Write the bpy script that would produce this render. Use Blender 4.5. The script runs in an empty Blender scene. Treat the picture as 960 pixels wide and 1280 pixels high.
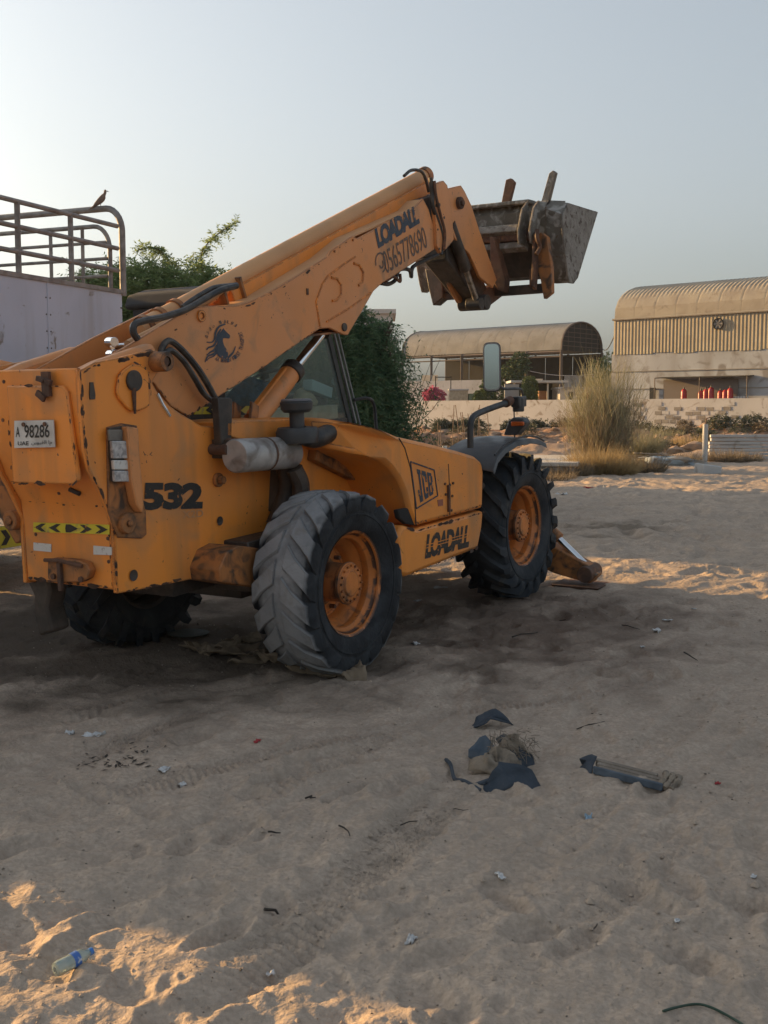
import bpy, bmesh, math, random
import numpy as np
from mathutils import Vector, Matrix
R = math.radians
random.seed(7); rng = np.random.default_rng(7)
scene = bpy.context.scene
col = scene.collection

# ------------------------------------------------------------------ camera, sky, sun, exposure
cam = bpy.data.objects.new('camera', bpy.data.cameras.new('camera')); col.objects.link(cam)
cam.data.sensor_fit = 'VERTICAL'; cam.data.sensor_height = 32.0; cam.data.lens = 35.0      # 1400 px focal length at 1280 px
cam.data.clip_start = 0.05; cam.data.clip_end = 3000
cam.location = (0, 0, 1.755); cam.rotation_euler = (R(90) - math.atan(125 / 1400), 0, 0)
scene.camera = cam
SUN_EL, SUN_AZ = R(11.5), math.atan2(-.86, .51)       # low sun, front left
world = bpy.data.worlds.new('World'); scene.world = world; world.use_nodes = True
wn = world.node_tree.nodes; wl = world.node_tree.links
bg = wn['Background']; sky = wn.new('ShaderNodeTexSky'); sky.sky_type = 'NISHITA'; sky.sun_disc = False
sky.sun_elevation = SUN_EL; sky.sun_rotation = SUN_AZ
sky.air_density = 1.0; sky.dust_density = 5.0; sky.ozone_density = 2.0; sky.altitude = 0
hs = wn.new('ShaderNodeHueSaturation'); hs.inputs['Saturation'].default_value = .50      # thick pale haze: little colour, little contrast
gm = wn.new('ShaderNodeGamma'); gm.inputs[1].default_value = .76
tn = wn.new('ShaderNodeMix'); tn.data_type = 'RGBA'; tn.blend_type = 'MULTIPLY'; tn.inputs[0].default_value = 1; tn.inputs[7].default_value = (.575, .60, .605, 1)
wl.new(sky.outputs[0], hs.inputs['Color']); wl.new(hs.outputs[0], gm.inputs[0]); wl.new(gm.outputs[0], tn.inputs[6]); wl.new(tn.outputs[2], bg.inputs[0]); bg.inputs[1].default_value = 0.118
sun = bpy.data.objects.new('sun', bpy.data.lights.new('sun', 'SUN')); col.objects.link(sun)
sun.data.energy = 2.2; sun.data.angle = R(0.6); sun.data.color = (1.0, .59, .21)
sdir = Vector((math.sin(SUN_AZ) * math.cos(SUN_EL), math.cos(SUN_AZ) * math.cos(SUN_EL), math.sin(SUN_EL)))
sun.rotation_euler = sdir.to_track_quat('Z', 'Y').to_euler()
sun.location = sdir * 50
vs = scene.view_settings; vs.view_transform = 'Standard'; vs.look = 'None'; vs.exposure = 2.2; vs.gamma = 1.0; vs.use_curve_mapping = False
scene.cycles.max_bounces = 6; scene.cycles.transparent_max_bounces = 12

# ------------------------------------------------------------------ node materials
MATS = {}
def mat(name, base, rough=.6, metal=0., var=None, vscale=3., vlo=.4, vhi=.65, dirt=None, dscale=8., dlo=.55, dhi=.7, bump=0., bscale=60.,
        wear=None, wscale=14., spec=.5, fine=.0, coords='Object', trans=False, streak=None, darkside=None):
    m = bpy.data.materials.new(name); m.use_nodes = True; MATS[name] = m
    nt = m.node_tree; N = nt.nodes; K = nt.links; b = N['Principled BSDF']
    b.inputs['Roughness'].default_value = rough; b.inputs['Metallic'].default_value = metal
    b.inputs['Specular IOR Level'].default_value = spec
    tc = N.new('ShaderNodeTexCoord')
    def noise(s, det=6, dist=0., stretch=None):
        n = N.new('ShaderNodeTexNoise'); n.inputs['Scale'].default_value = s; n.inputs['Detail'].default_value = det; n.inputs['Distortion'].default_value = dist
        if stretch:
            mp = N.new('ShaderNodeMapping'); mp.inputs['Scale'].default_value = stretch; K.new(tc.outputs[coords], mp.inputs[0]); K.new(mp.outputs[0], n.inputs[0])
        else: K.new(tc.outputs[coords], n.inputs[0])
        return n.outputs[0]
    def ramp(src, lo, hi):
        r = N.new('ShaderNodeMapRange'); r.inputs[1].default_value = lo; r.inputs[2].default_value = hi; K.new(src, r.inputs[0]); return r.outputs[0]
    def mix(f, a, c, blend='MIX'):
        x = N.new('ShaderNodeMix'); x.data_type = 'RGBA'; x.blend_type = blend
        if hasattr(f, 'is_output'): K.new(f, x.inputs[0])
        else: x.inputs[0].default_value = f
        for v, k in ((a, 6), (c, 7)):
            if hasattr(v, 'is_output'): K.new(v, x.inputs[k])
            else: x.inputs[k].default_value = (*v, 1)
        return x.outputs[2]
    def mul(a, c):
        x = N.new('ShaderNodeMath'); x.operation = 'MULTIPLY'; K.new(a, x.inputs[0])
        if hasattr(c, 'is_output'): K.new(c, x.inputs[1])
        else: x.inputs[1].default_value = c
        return x.outputs[0]
    c = base
    if var: c = mix(ramp(noise(vscale, 7, .4), vlo, vhi), c, var)
    if streak: c = mix(ramp(noise(streak[1], 5, 0., streak[2]), .52, .72), c, streak[0])
    if dirt: c = mix(ramp(noise(dscale, 8, .8), dlo, dhi), c, dirt)
    if fine:
        f = ramp(noise(bscale * 1.5, 3), .3, .7); c = mix(fine, c, mix(f, tuple(v * .45 for v in base), tuple(min(1, v * 1.5) for v in base)))
    if wear:
        bv = N.new('ShaderNodeBevel'); bv.samples = 4; bv.inputs[0].default_value = .016
        g = N.new('ShaderNodeNewGeometry'); d = N.new('ShaderNodeVectorMath'); d.operation = 'DOT_PRODUCT'
        K.new(bv.outputs[0], d.inputs[0]); K.new(g.outputs['Normal'], d.inputs[1])
        e = N.new('ShaderNodeMapRange'); e.inputs[1].default_value = .985; e.inputs[2].default_value = .88; K.new(d.outputs['Value'], e.inputs[0])
        c = mix(mul(e.outputs[0], ramp(noise(wscale, 8, .5), .36, .48)), c, wear)
        c = mix(ramp(noise(wscale * 1.3, 9, 1.5), .705, .72), c, wear)       # chips in the open paint
    if hasattr(c, 'is_output'): K.new(c, b.inputs['Base Color'])
    else: b.inputs['Base Color'].default_value = (*c, 1)
    if bump:
        bp = N.new('ShaderNodeBump'); bp.inputs['Strength'].default_value = bump; bp.inputs['Distance'].default_value = .02
        K.new(noise(bscale, 6), bp.inputs['Height']); K.new(bp.outputs[0], b.inputs['Normal'])
    if rough > .3 and rough < .85:
        K.new(ramp_to(N, K, noise(vscale * 2.5, 5), rough - .12, rough + .15), b.inputs['Roughness'])
    if darkside:                                # tread worn pale, side walls dark: split by radius about the axle
        sx = N.new('ShaderNodeSeparateXYZ'); K.new(tc.outputs['Object'], sx.inputs[0]); cb = N.new('ShaderNodeCombineXYZ'); K.new(sx.outputs[0], cb.inputs[0]); K.new(sx.outputs[2], cb.inputs[2])
        ln = N.new('ShaderNodeVectorMath'); ln.operation = 'LENGTH'; K.new(cb.outputs[0], ln.inputs[0])
        ad = N.new('ShaderNodeMath'); ad.operation = 'MULTIPLY_ADD'; K.new(noise(9, 5), ad.inputs[0]); ad.inputs[1].default_value = .05; K.new(ln.outputs['Value'], ad.inputs[2])
        K.new(mix(ramp(ad.outputs[0], .595, .625), mix(ramp(noise(6, 8, .5), .4, .75), darkside, tuple(v * 2.4 for v in darkside)), c), b.inputs['Base Color'])
    return m
def ramp_to(N, K, src, a, c):
    r = N.new('ShaderNodeMapRange'); r.inputs[1].default_value = .3; r.inputs[2].default_value = .7
    r.inputs[3].default_value = a; r.inputs[4].default_value = c; K.new(src, r.inputs[0]); return r.outputs[0]

ORANGE = mat('orange_paint', (.83, .285, .042), .45, var=(.72, .26, .055), vscale=2.2, dirt=(.42, .22, .10), dscale=2.6, dlo=.56, dhi=.85,
             bump=.05, bscale=25, wear=(.05, .03, .022), wscale=16, streak=((.55, .22, .06), 1.6, (3, 3, .22)))
ORANGE_FADED = mat('orange_paint_faded', (.68, .275, .090), .5, var=(.60, .26, .10), vscale=1.5, dirt=(.36, .20, .10), dscale=4, dlo=.56, dhi=.8,
             bump=.04, bscale=25, wear=(.06, .035, .025), wscale=18)
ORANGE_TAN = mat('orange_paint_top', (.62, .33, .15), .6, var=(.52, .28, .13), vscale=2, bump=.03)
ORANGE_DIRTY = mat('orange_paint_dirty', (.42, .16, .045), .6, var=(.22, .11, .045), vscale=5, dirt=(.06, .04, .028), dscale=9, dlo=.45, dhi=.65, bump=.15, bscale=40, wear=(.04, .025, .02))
RIM = mat('orange_rim_paint', (.62, .20, .04), .5, var=(.46, .16, .04), vscale=6, dirt=(.14, .07, .035), dscale=9, dlo=.53, dhi=.72, bump=.08, bscale=50, wear=(.07, .035, .022))
RUST = mat('rusty_steel', (.13, .065, .04), .8, var=(.07, .042, .032), vscale=7, dirt=(.22, .10, .05), dscale=12, bump=.3, bscale=60)
DARKSTEEL = mat('dark_greasy_steel', (.035, .030, .027), .55, var=(.07, .055, .045), vscale=8, bump=.2, bscale=50)
CHROME = mat('chrome_rod', (.75, .76, .78), .14, 1.0)
RUBBER_GREY = mat('worn_tyre_rubber', (.235, .242, .25), .85, var=(.31, .315, .32), vscale=3.5, dirt=(.20, .17, .14), dscale=7, dlo=.55, dhi=.85, bump=.35, bscale=45, wear=(.20, .20, .205), wscale=5, darkside=(.020, .022, .025), spec=.25)
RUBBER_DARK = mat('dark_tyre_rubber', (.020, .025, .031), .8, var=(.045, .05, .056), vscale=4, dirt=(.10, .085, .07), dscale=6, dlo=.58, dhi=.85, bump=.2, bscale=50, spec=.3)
HOSE = mat('hydraulic_hose_rubber', (.020, .020, .022), .45, var=(.07, .06, .05), vscale=12)
BLACKPLASTIC = mat('black_plastic', (.025, .028, .031), .5, var=(.05, .052, .056), vscale=5, bump=.05)
FENDER = mat('grey_black_fender_plastic', (.050, .056, .064), .5, var=(.085, .09, .098), vscale=3, bump=.05)
SILENCER = mat('dull_silver_silencer', (.46, .45, .44), .5, .3, var=(.30, .29, .28), vscale=6, dirt=(.12, .09, .07), dscale=7, dlo=.5, dhi=.75, bump=.1, bscale=30)
GALV = mat('weathered_bucket_steel', (.165, .155, .135), .72, .1, var=(.10, .088, .072), vscale=4, dirt=(.30, .29, .27), dscale=10, dlo=.5, dhi=.62, bump=.4, bscale=35, wear=(.12, .07, .04))
CEMENT = mat('cement_caked_steel', (.27, .255, .23), .85, var=(.18, .165, .145), vscale=9, dirt=(.09, .07, .055), dscale=14, dlo=.55, dhi=.65, bump=.8, bscale=40)
ROOFBLACK = mat('dull_black_cab_roof', (.05, .052, .055), .9, var=(.09, .09, .09), vscale=3, spec=.15)
DECAL_BLUE = mat('dark_blue_lettering', (.028, .042, .065), .5, var=(.50, .20, .06), vscale=26, vlo=.65, vhi=.68)
PLATE_BLACK = mat('plate_black', (.02, .02, .02), .5)
DECAL_BLACK = mat('black_lettering', (.018, .018, .018), .5, var=(.55, .19, .035), vscale=26, vlo=.65, vhi=.68)
DECAL_FADED = mat('faded_grey_lettering', (.10, .075, .062), .6, var=(.16, .10, .07), vscale=25)
DECAL_PALE = mat('ghost_lettering', (.48, .25, .12), .6)
WHITE = mat('white_plate', (.62, .62, .60), .5, var=(.48, .47, .45), vscale=8)
REFLECT = mat('white_reflector', (.60, .60, .58), .4, dirt=(.25, .2, .16), dscale=25)
YELLOW = mat('yellow_strip', (.62, .52, .03), .5, dirt=(.35, .28, .10), dscale=15)
LAMPLENS = mat('clear_lamp_lens', (.50, .50, .50), .2, var=(.25, .25, .26), vscale=30)
AMBER = mat('amber_lens', (.50, .10, .02), .25, var=(.35, .07, .015), vscale=20)
DUSTYGREY = mat('dusty_grey_plastic', (.17, .155, .135), .6, var=(.10, .09, .08), vscale=10)
TANSHEET = mat('tan_cab_sheet', (.30, .235, .15), .7, var=(.22, .17, .11), vscale=5)
CREAM = mat('cream_trim', (.46, .40, .29), .7, var=(.34, .29, .21), vscale=7)
BLUECLOTH = mat('blue_bag', (.05, .12, .22), .7, var=(.02, .05, .09), vscale=14, bump=.5, bscale=20)
PALEBLUE = mat('pale_blue_box', (.42, .55, .58), .5)
def glass(name, tint, a=.17, rough=.03):
    m = bpy.data.materials.new(name); m.use_nodes = True; N = m.node_tree.nodes; K = m.node_tree.links
    out = N['Material Output']; N.remove(N['Principled BSDF'])
    t = N.new('ShaderNodeBsdfTransparent'); t.inputs[0].default_value = (*tint, 1)
    g = N.new('ShaderNodeBsdfGlossy'); g.inputs['Roughness'].default_value = rough; g.inputs[0].default_value = (.9, .95, .95, 1)
    d = N.new('ShaderNodeBsdfDiffuse'); d.inputs[0].default_value = (.42, .50, .47, 1)
    f = N.new('ShaderNodeFresnel'); f.inputs[0].default_value = 1.5
    x = N.new('ShaderNodeMixShader'); y = N.new('ShaderNodeMixShader'); x.inputs[0].default_value = a
    K.new(t.outputs[0], x.inputs[1]); K.new(d.outputs[0], x.inputs[2])
    K.new(f.outputs[0], y.inputs[0]); K.new(x.outputs[0], y.inputs[1]); K.new(g.outputs[0], y.inputs[2]); K.new(y.outputs[0], out.inputs[0])
    return m
GLASS = glass('dusty_tinted_glass', (.78, .88, .85))
MIRROR = mat('mirror_glass', (.62, .70, .72), .04, 1.0)

# ------------------------------------------------------------------ mesh helpers
class MB:
    def __init__(s): s.v = []; s.f = []
    def add(s, v, f):
        k = len(s.v); s.v += [tuple(map(float, p)) for p in v]; s.f += [tuple(i + k for i in q) for q in f]; return s
    def box(s, x0, x1, y0, y1, z0, z1):
        return s.add([(x, y, z) for z in (z0, z1) for y in (y0, y1) for x in (x0, x1)], [(0, 2, 3, 1), (4, 5, 7, 6), (0, 1, 5, 4), (2, 6, 7, 3), (0, 4, 6, 2), (1, 3, 7, 5)])
    def obox(s, c, ax, ay, az):                      # oriented box: centre and three half vectors
        c, ax, ay, az = map(Vector, (c, ax, ay, az))
        return s.add([c + ax * i + ay * j + az * k for k in (-1, 1) for j in (-1, 1) for i in (-1, 1)], [(0, 2, 3, 1), (4, 5, 7, 6), (0, 1, 5, 4), (2, 6, 7, 3), (0, 4, 6, 2), (1, 3, 7, 5)])
    def prism(s, pts, axis, a0, a1):
        n = len(pts)
        def p(q, a): return {'y': (q[0], a, q[1]), 'x': (a, q[0], q[1]), 'z': (q[0], q[1], a)}[axis]
        return s.add([p(q, a0) for q in pts] + [p(q, a1) for q in pts], [tuple(range(n)), tuple(range(2 * n - 1, n - 1, -1))] + [(i, (i + 1) % n, n + (i + 1) % n, n + i) for i in range(n)])
    def loft(s, rings, caps=True, closed=True):
        n = len(rings[0]); v = [p for r in rings for p in r]; f = []
        for k in range(len(rings) - 1):
            for i in range(n if closed else n - 1):
                f.append((k * n + i, k * n + (i + 1) % n, (k + 1) * n + (i + 1) % n, (k + 1) * n + i))
        if caps: f += [tuple(range(n)), tuple(range((len(rings) - 1) * n, len(rings) * n))]
        return s.add(v, f)
    def tube(s, path, r, n=8, caps=True):
        path = [Vector(p) for p in path]; rs = r if hasattr(r, '__len__') else [r] * len(path)
        rings = []; up = None
        for i, p in enumerate(path):
            d = (path[min(i + 1, len(path) - 1)] - path[max(i - 1, 0)]).normalized()
            if up is None: up = d.orthogonal().normalized()
            up = (up - d * up.dot(d)).normalized(); w = d.cross(up)
            rings.append([p + (up * math.cos(t) + w * math.sin(t)) * rs[i] for t in (2 * math.pi * k / n for k in range(n))])
        return s.loft(rings, caps)
    def cyl(s, a, b, r, r2=None, n=20): return s.tube([a, b], [r, r if r2 is None else r2], n)
    def lathe(s, prof, o=(0, 0, 0), axis='y', n=32, caps=False, closed=False):
        rings = []
        for a, r in prof:
            ring = []
            for k in range(n):
                t = 2 * math.pi * k / n; c, d = r * math.cos(t), r * math.sin(t)
                ring.append((o[0] + c, o[1] + a, o[2] + d) if axis == 'y' else (o[0] + c, o[1] + d, o[2] + a) if axis == 'z' else (o[0] + a, o[1] + c, o[2] + d))
            rings.append(ring)
        if closed: rings.append(rings[0])
        return s.loft(rings, caps)
    def build(s, name, m, parent=None, bevel=0, angle=38, smooth=True, recalc=True, label=None):
        me = bpy.data.meshes.new(name); me.from_pydata(s.v, [], s.f)
        if recalc:
            b = bmesh.new(); b.from_mesh(me); bmesh.ops.recalc_face_normals(b, faces=b.faces); b.to_mesh(me); b.free()
        if smooth:
            me.polygons.foreach_set('use_smooth', [True] * len(me.polygons)); me.set_sharp_from_angle(angle=R(angle))
        o = bpy.data.objects.new(name, me); col.objects.link(o)
        if m: me.materials.append(m)
        if parent: o.parent = parent
        if bevel:
            bv = o.modifiers.new('bevel', 'BEVEL'); bv.width = bevel; bv.segments = 2; bv.limit_method = 'ANGLE'; bv.angle_limit = R(40)
        if label: o['label'] = label
        return o
def smooth_path(pts, n=6):
    P = [Vector(p) for p in pts]; P = [P[0] * 2 - P[1]] + P + [P[-1] * 2 - P[-2]]; out = []
    for i in range(1, len(P) - 2):
        for k in range(n):
            t = k / n; a, b, c, d = P[i - 1:i + 3]
            out.append(.5 * (2 * b + (c - a) * t + (2 * a - 5 * b + 4 * c - d) * t * t + (3 * b - a - 3 * c + d) * t ** 3))
    return out + [P[-2]]
def tag(o, label=None, cat=None, group=None, kind=None):
    if label: o['label'] = label
    if cat: o['category'] = cat
    if group: o['group'] = group
    if kind: o['kind'] = kind
    return o
def thing(name, label, cat, loc=(0, 0, 0), rotz=0, group=None):
    o = bpy.data.objects.new(name, None); col.objects.link(o); o.location = loc; o.rotation_euler = (0, 0, rotz); o.empty_display_size = .2
    return tag(o, label, cat, group)
def npmesh(name, V, Fc, m, parent=None, smooth=False):      # V (n,3), Fc (m,k) numpy
    me = bpy.data.meshes.new(name); k = Fc.shape[1]
    me.vertices.add(len(V)); me.vertices.foreach_set('co', np.asarray(V, np.float32).ravel())
    me.loops.add(Fc.size); me.loops.foreach_set('vertex_index', Fc.astype(np.int32).ravel())
    me.polygons.add(len(Fc)); me.polygons.foreach_set('loop_start', np.arange(0, Fc.size, k, dtype=np.int32))
    if smooth: me.polygons.foreach_set('use_smooth', np.ones(len(Fc), bool))
    me.update(calc_edges=True); me.validate()
    o = bpy.data.objects.new(name, me); col.objects.link(o); me.materials.append(m)
    if parent: o.parent = parent
    return o
_tc = {}
def text_geo(s, bold=0., shear=0., space=1.):
    k = (s, bold, shear, space)
    if k in _tc: return _tc[k]
    cu = bpy.data.curves.new('lettering_curve', 'FONT'); cu.body = s; cu.offset = bold; cu.shear = shear; cu.space_character = space; cu.resolution_u = 3
    o = bpy.data.objects.new('lettering_curve', cu); col.objects.link(o)
    bpy.context.view_layer.update(); dg = bpy.context.evaluated_depsgraph_get(); me = bpy.data.meshes.new_from_object(o.evaluated_get(dg))
    v = np.array([(p.co.x, p.co.y) for p in me.vertices]); f = [tuple(p.vertices) for p in me.polygons]
    bpy.data.objects.remove(o); bpy.data.curves.remove(cu); bpy.data.meshes.remove(me)
    mn, mx = v.min(0), v.max(0); v = (v - mn) / (mx - mn); _tc[k] = (v, f); return v, f
def lettering(name, s, m, parent, bl, br, tl, bold=0., shear=0., space=1., tr=None):   # affine box given by three 3D corners
    v, f = text_geo(s, bold, shear, space); bl, br, tl = map(Vector, (bl, br, tl))
    tr = Vector(tr) if tr else br + tl - bl
    b = MB(); b.add([(bl * (1 - float(a)) + br * float(a)) * (1 - float(c)) + (tl * (1 - float(a)) + tr * float(a)) * float(c) for a, c in v], f)
    return b.build(name, m, parent, smooth=False, recalc=False)

# ------------------------------------------------------------------ value noise for terrain and sheets
def vnoise(x, y, seed=0):
    xi = np.floor(x).astype(np.int64); yi = np.floor(y).astype(np.int64); fx = x - xi; fy = y - yi
    fx = fx * fx * fx * (fx * (fx * 6 - 15) + 10); fy = fy * fy * fy * (fy * (fy * 6 - 15) + 10)
    def h(i, j):
        n = (i * 374761393 + j * 668265263 + seed * 982451653) & 0xffffffff
        n = ((n ^ (n >> 13)) * 1274126177) & 0xffffffff; n = ((n ^ (n >> 16)) * 2246822519) & 0xffffffff
        return ((n ^ (n >> 15)) & 0xffff) / 32767.5 - 1
    a, b, c, d = h(xi, yi), h(xi + 1, yi), h(xi, yi + 1), h(xi + 1, yi + 1)
    return (a * (1 - fx) + b * fx) * (1 - fy) + (c * (1 - fx) + d * fx) * fy
def fbm(x, y, s, seed=0, o=4):
    t = 0; a = 1
    for k in range(o): t = t + a * vnoise(x / s + k * 17.3, y / s - k * 9.1, seed + k); a *= .5; s /= 2.03
    return t
A_, OX, OY = R(31.4), -.16, 7.35            # heading of the loader and its rear right wheel
def sp(t, k=.35): return k * np.logaddexp(0, t / k)
def base_z(x, y):
    x = np.asarray(x, float); y = np.asarray(y, float)
    s = (x - OX) * math.sin(A_) + (y - OY) * math.cos(A_)
    z = .0515 * (sp(s) - sp(s - 3.6)) + .006 * sp(y - 14, 1.)
    e = np.clip((y + .35 * x - 38) / 16, 0, 1); e = e * e * (3 - 2 * e)
    return z - .006 * sp(y - 44, 1) + e * .42
def zt(x, y): return float(base_z(x, y))
# ------------------------------------------------------------------ THE SETTING: sand
def ridged(x, y, s, seed): return 1 - np.abs(fbm(x, y, s, seed, 3)) * 1.4
def sand_height(x, y):
    r = np.hypot(x, y); z = base_z(x, y)
    wx = x + .25 * fbm(x, y, .8, 31, 2); wy = y + .25 * fbm(x, y, .8, 37, 2)
    near = np.clip(1.6 - r / 40, .25, 1)
    z = z + .024 * fbm(wx, wy, 1.7, 1, 3)
    u = wx * .68 - wy * .73; w = wx * .73 + wy * .68
    z = z + .020 * ridged(u * 1.5, w * .5, .40, 5) * near * np.clip(.55 + .5 * fbm(x, y, 2.3, 77, 2), .12, 1.2)
    z = z + .015 * fbm(u, w * .35, .15, 9, 4) * np.clip(2 - r / 9, 0, 1)
    z = z + .0040 * np.sin(2 * np.pi * ((x * .55 + y * .83) * 8.5 + 1.1 * fbm(x, y, .45, 91, 3))) * np.clip(fbm(x, y, 1.1, 93, 2) + .25, 0, 1) * np.clip(2 - r / 6, 0, 1)
    z = z + .0058 * fbm(x, y, .065, 15, 3) * np.clip(1.8 - r / 6, 0, 1)
    m = np.clip((r - 9) / 6, 0, 1); z = z + m * .050 * ridged(u * 1.2, w * 1.3, .6, 21) * np.clip(1.6 - r / 30, .3, 1)
    e = np.clip((y + .35 * x - 37) / 5, 0, 1) * np.clip((60 - y) / 6, 0, 1)
    z = z + e * (.30 * np.clip(fbm(x, y, 3.2, 41, 4) + .1, 0, 1) + .12 * fbm(x, y, .9, 43, 3))
    return z
th = np.radians(np.concatenate([np.linspace(-180, -32, 40)[:-1], np.linspace(-32, -24, 40)[:-1], np.linspace(-24, 24, 640)[:-1], np.linspace(24, 32, 40)[:-1], np.linspace(32, 180, 40)[:-1]]))
rr = np.concatenate([[.3, .8, 1.4], 2.0 * (60 / 2.0) ** (np.linspace(0, 1, 820)), 60 * (1500 / 60) ** (np.linspace(0, 1, 60)[1:])])
TT, RR = np.meshgrid(th, rr); gx = (RR * np.sin(TT)).ravel(); gy = (RR * np.cos(TT)).ravel()
gz = sand_height(gx, gy)
def pit(cx, cy, ang, a, b, dep, rim=.35):
    global gz
    k = np.nonzero((np.abs(gx - cx) < 3 * a) & (np.abs(gy - cy) < 3 * a))[0]
    dx, dy = gx[k] - cx, gy[k] - cy; u = (dx * math.cos(ang) + dy * math.sin(ang)) / a; v = (-dx * math.sin(ang) + dy * math.cos(ang)) / b
    d = np.sqrt(u * u + v * v); gz[k] += -dep * np.exp(-d ** 4) + dep * rim * np.exp(-((d - 1.25) / .3) ** 2)
prg = random.Random(3)
for i in range(420):                                   # footprints and scuffs
    y = 2.2 + 12 * prg.random() ** 1.2; x = (prg.random() - .5) * (1.2 + y * .75)
    pit(x, y, prg.uniform(0, 3.1), prg.uniform(.09, .17), prg.uniform(.05, .085), prg.uniform(.010, .034))
for i in range(160):
    y = 9 + 18 * prg.random(); x = .5 + prg.random() * y * .36; pit(x, y, prg.uniform(0, 3.1), prg.uniform(.14, .26), prg.uniform(.08, .14), prg.uniform(.02, .04))
def track(p0, p1, wdt, n, dep=.012):                   # a tyre track: shallow trough with slanting lug marks
    (x0, y0), (x1, y1) = p0, p1; L = math.hypot(x1 - x0, y1 - y0); ang = math.atan2(y1 - y0, x1 - x0)
    dx, dy = gx - x0, gy - y0; u = dx * math.cos(ang) + dy * math.sin(ang); v = -dx * math.sin(ang) + dy * math.cos(ang)
    k = np.nonzero((u > 0) & (u < L) & (np.abs(v) < wdt))[0]; uu, vv = u[k], v[k]
    env = np.clip(1.2 - (np.abs(vv) / wdt) ** 4, 0, 1) * np.clip(uu / .5, 0, 1) * np.clip((L - uu) / .5, 0, 1) * np.clip(.6 + .6 * fbm(gx[k], gy[k], .9, 55, 2), .1, 1)
    gz[k] += env * (-dep + dep * .8 * (np.sin(2 * math.pi * (uu * n / L + np.abs(vv) / wdt * .8))))
track((-0.55, 3.19), (0.68, 5.81), .14, 66, .022)
for q0_, q1_ in [[(-1.64, 4.85), (0.18, 6.19)], [(-1.12, 4.23), (0.6, 6.82)], [(0.21, 3.57), (2.15, 7.02)], [(0.34, 3.26), (1.86, 5.41)], [(-1.78, 5.41), (-0.74, 6.82)], [(0, 6.28), (2.37, 7.24)]]: track(q0_, q1_, .11, 60, .015)
track((-2.27, 6.63), (-2.11, 8.85), .10, 24, .018)
track((-1.99, 6.19), (-0.81, 7.46), .07, 30, .016)
for i in range(650):
    y = 2.2 + 10 * prg.random() ** 1.3; x = (prg.random() - .5) * (1.2 + y * .75); pit(x, y, prg.uniform(0, 3.1), prg.uniform(.03, .07), prg.uniform(.02, .045), prg.uniform(.004, .012))
for wx, wy in ((OX, OY), (OX - .85 * 1.9, OY + .52 * 1.9)):        # sand heaped against the tyres
    k = np.nonzero(np.hypot(gx - wx, gy - wy) < 1.2)[0]; d = np.hypot(gx[k] - wx, gy[k] - wy); gz[k] += .025 * np.exp(-((d - .45) / .25) ** 2)
na, nr = len(th), len(rr)
I = np.arange(nr - 1)[:, None] * na + np.arange(na)[None, :]; J = np.arange(nr - 1)[:, None] * na + (np.arange(na)[None, :] + 1) % na
F4 = np.stack([I, J, J + na, I + na], -1).reshape(-1, 4)
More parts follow.
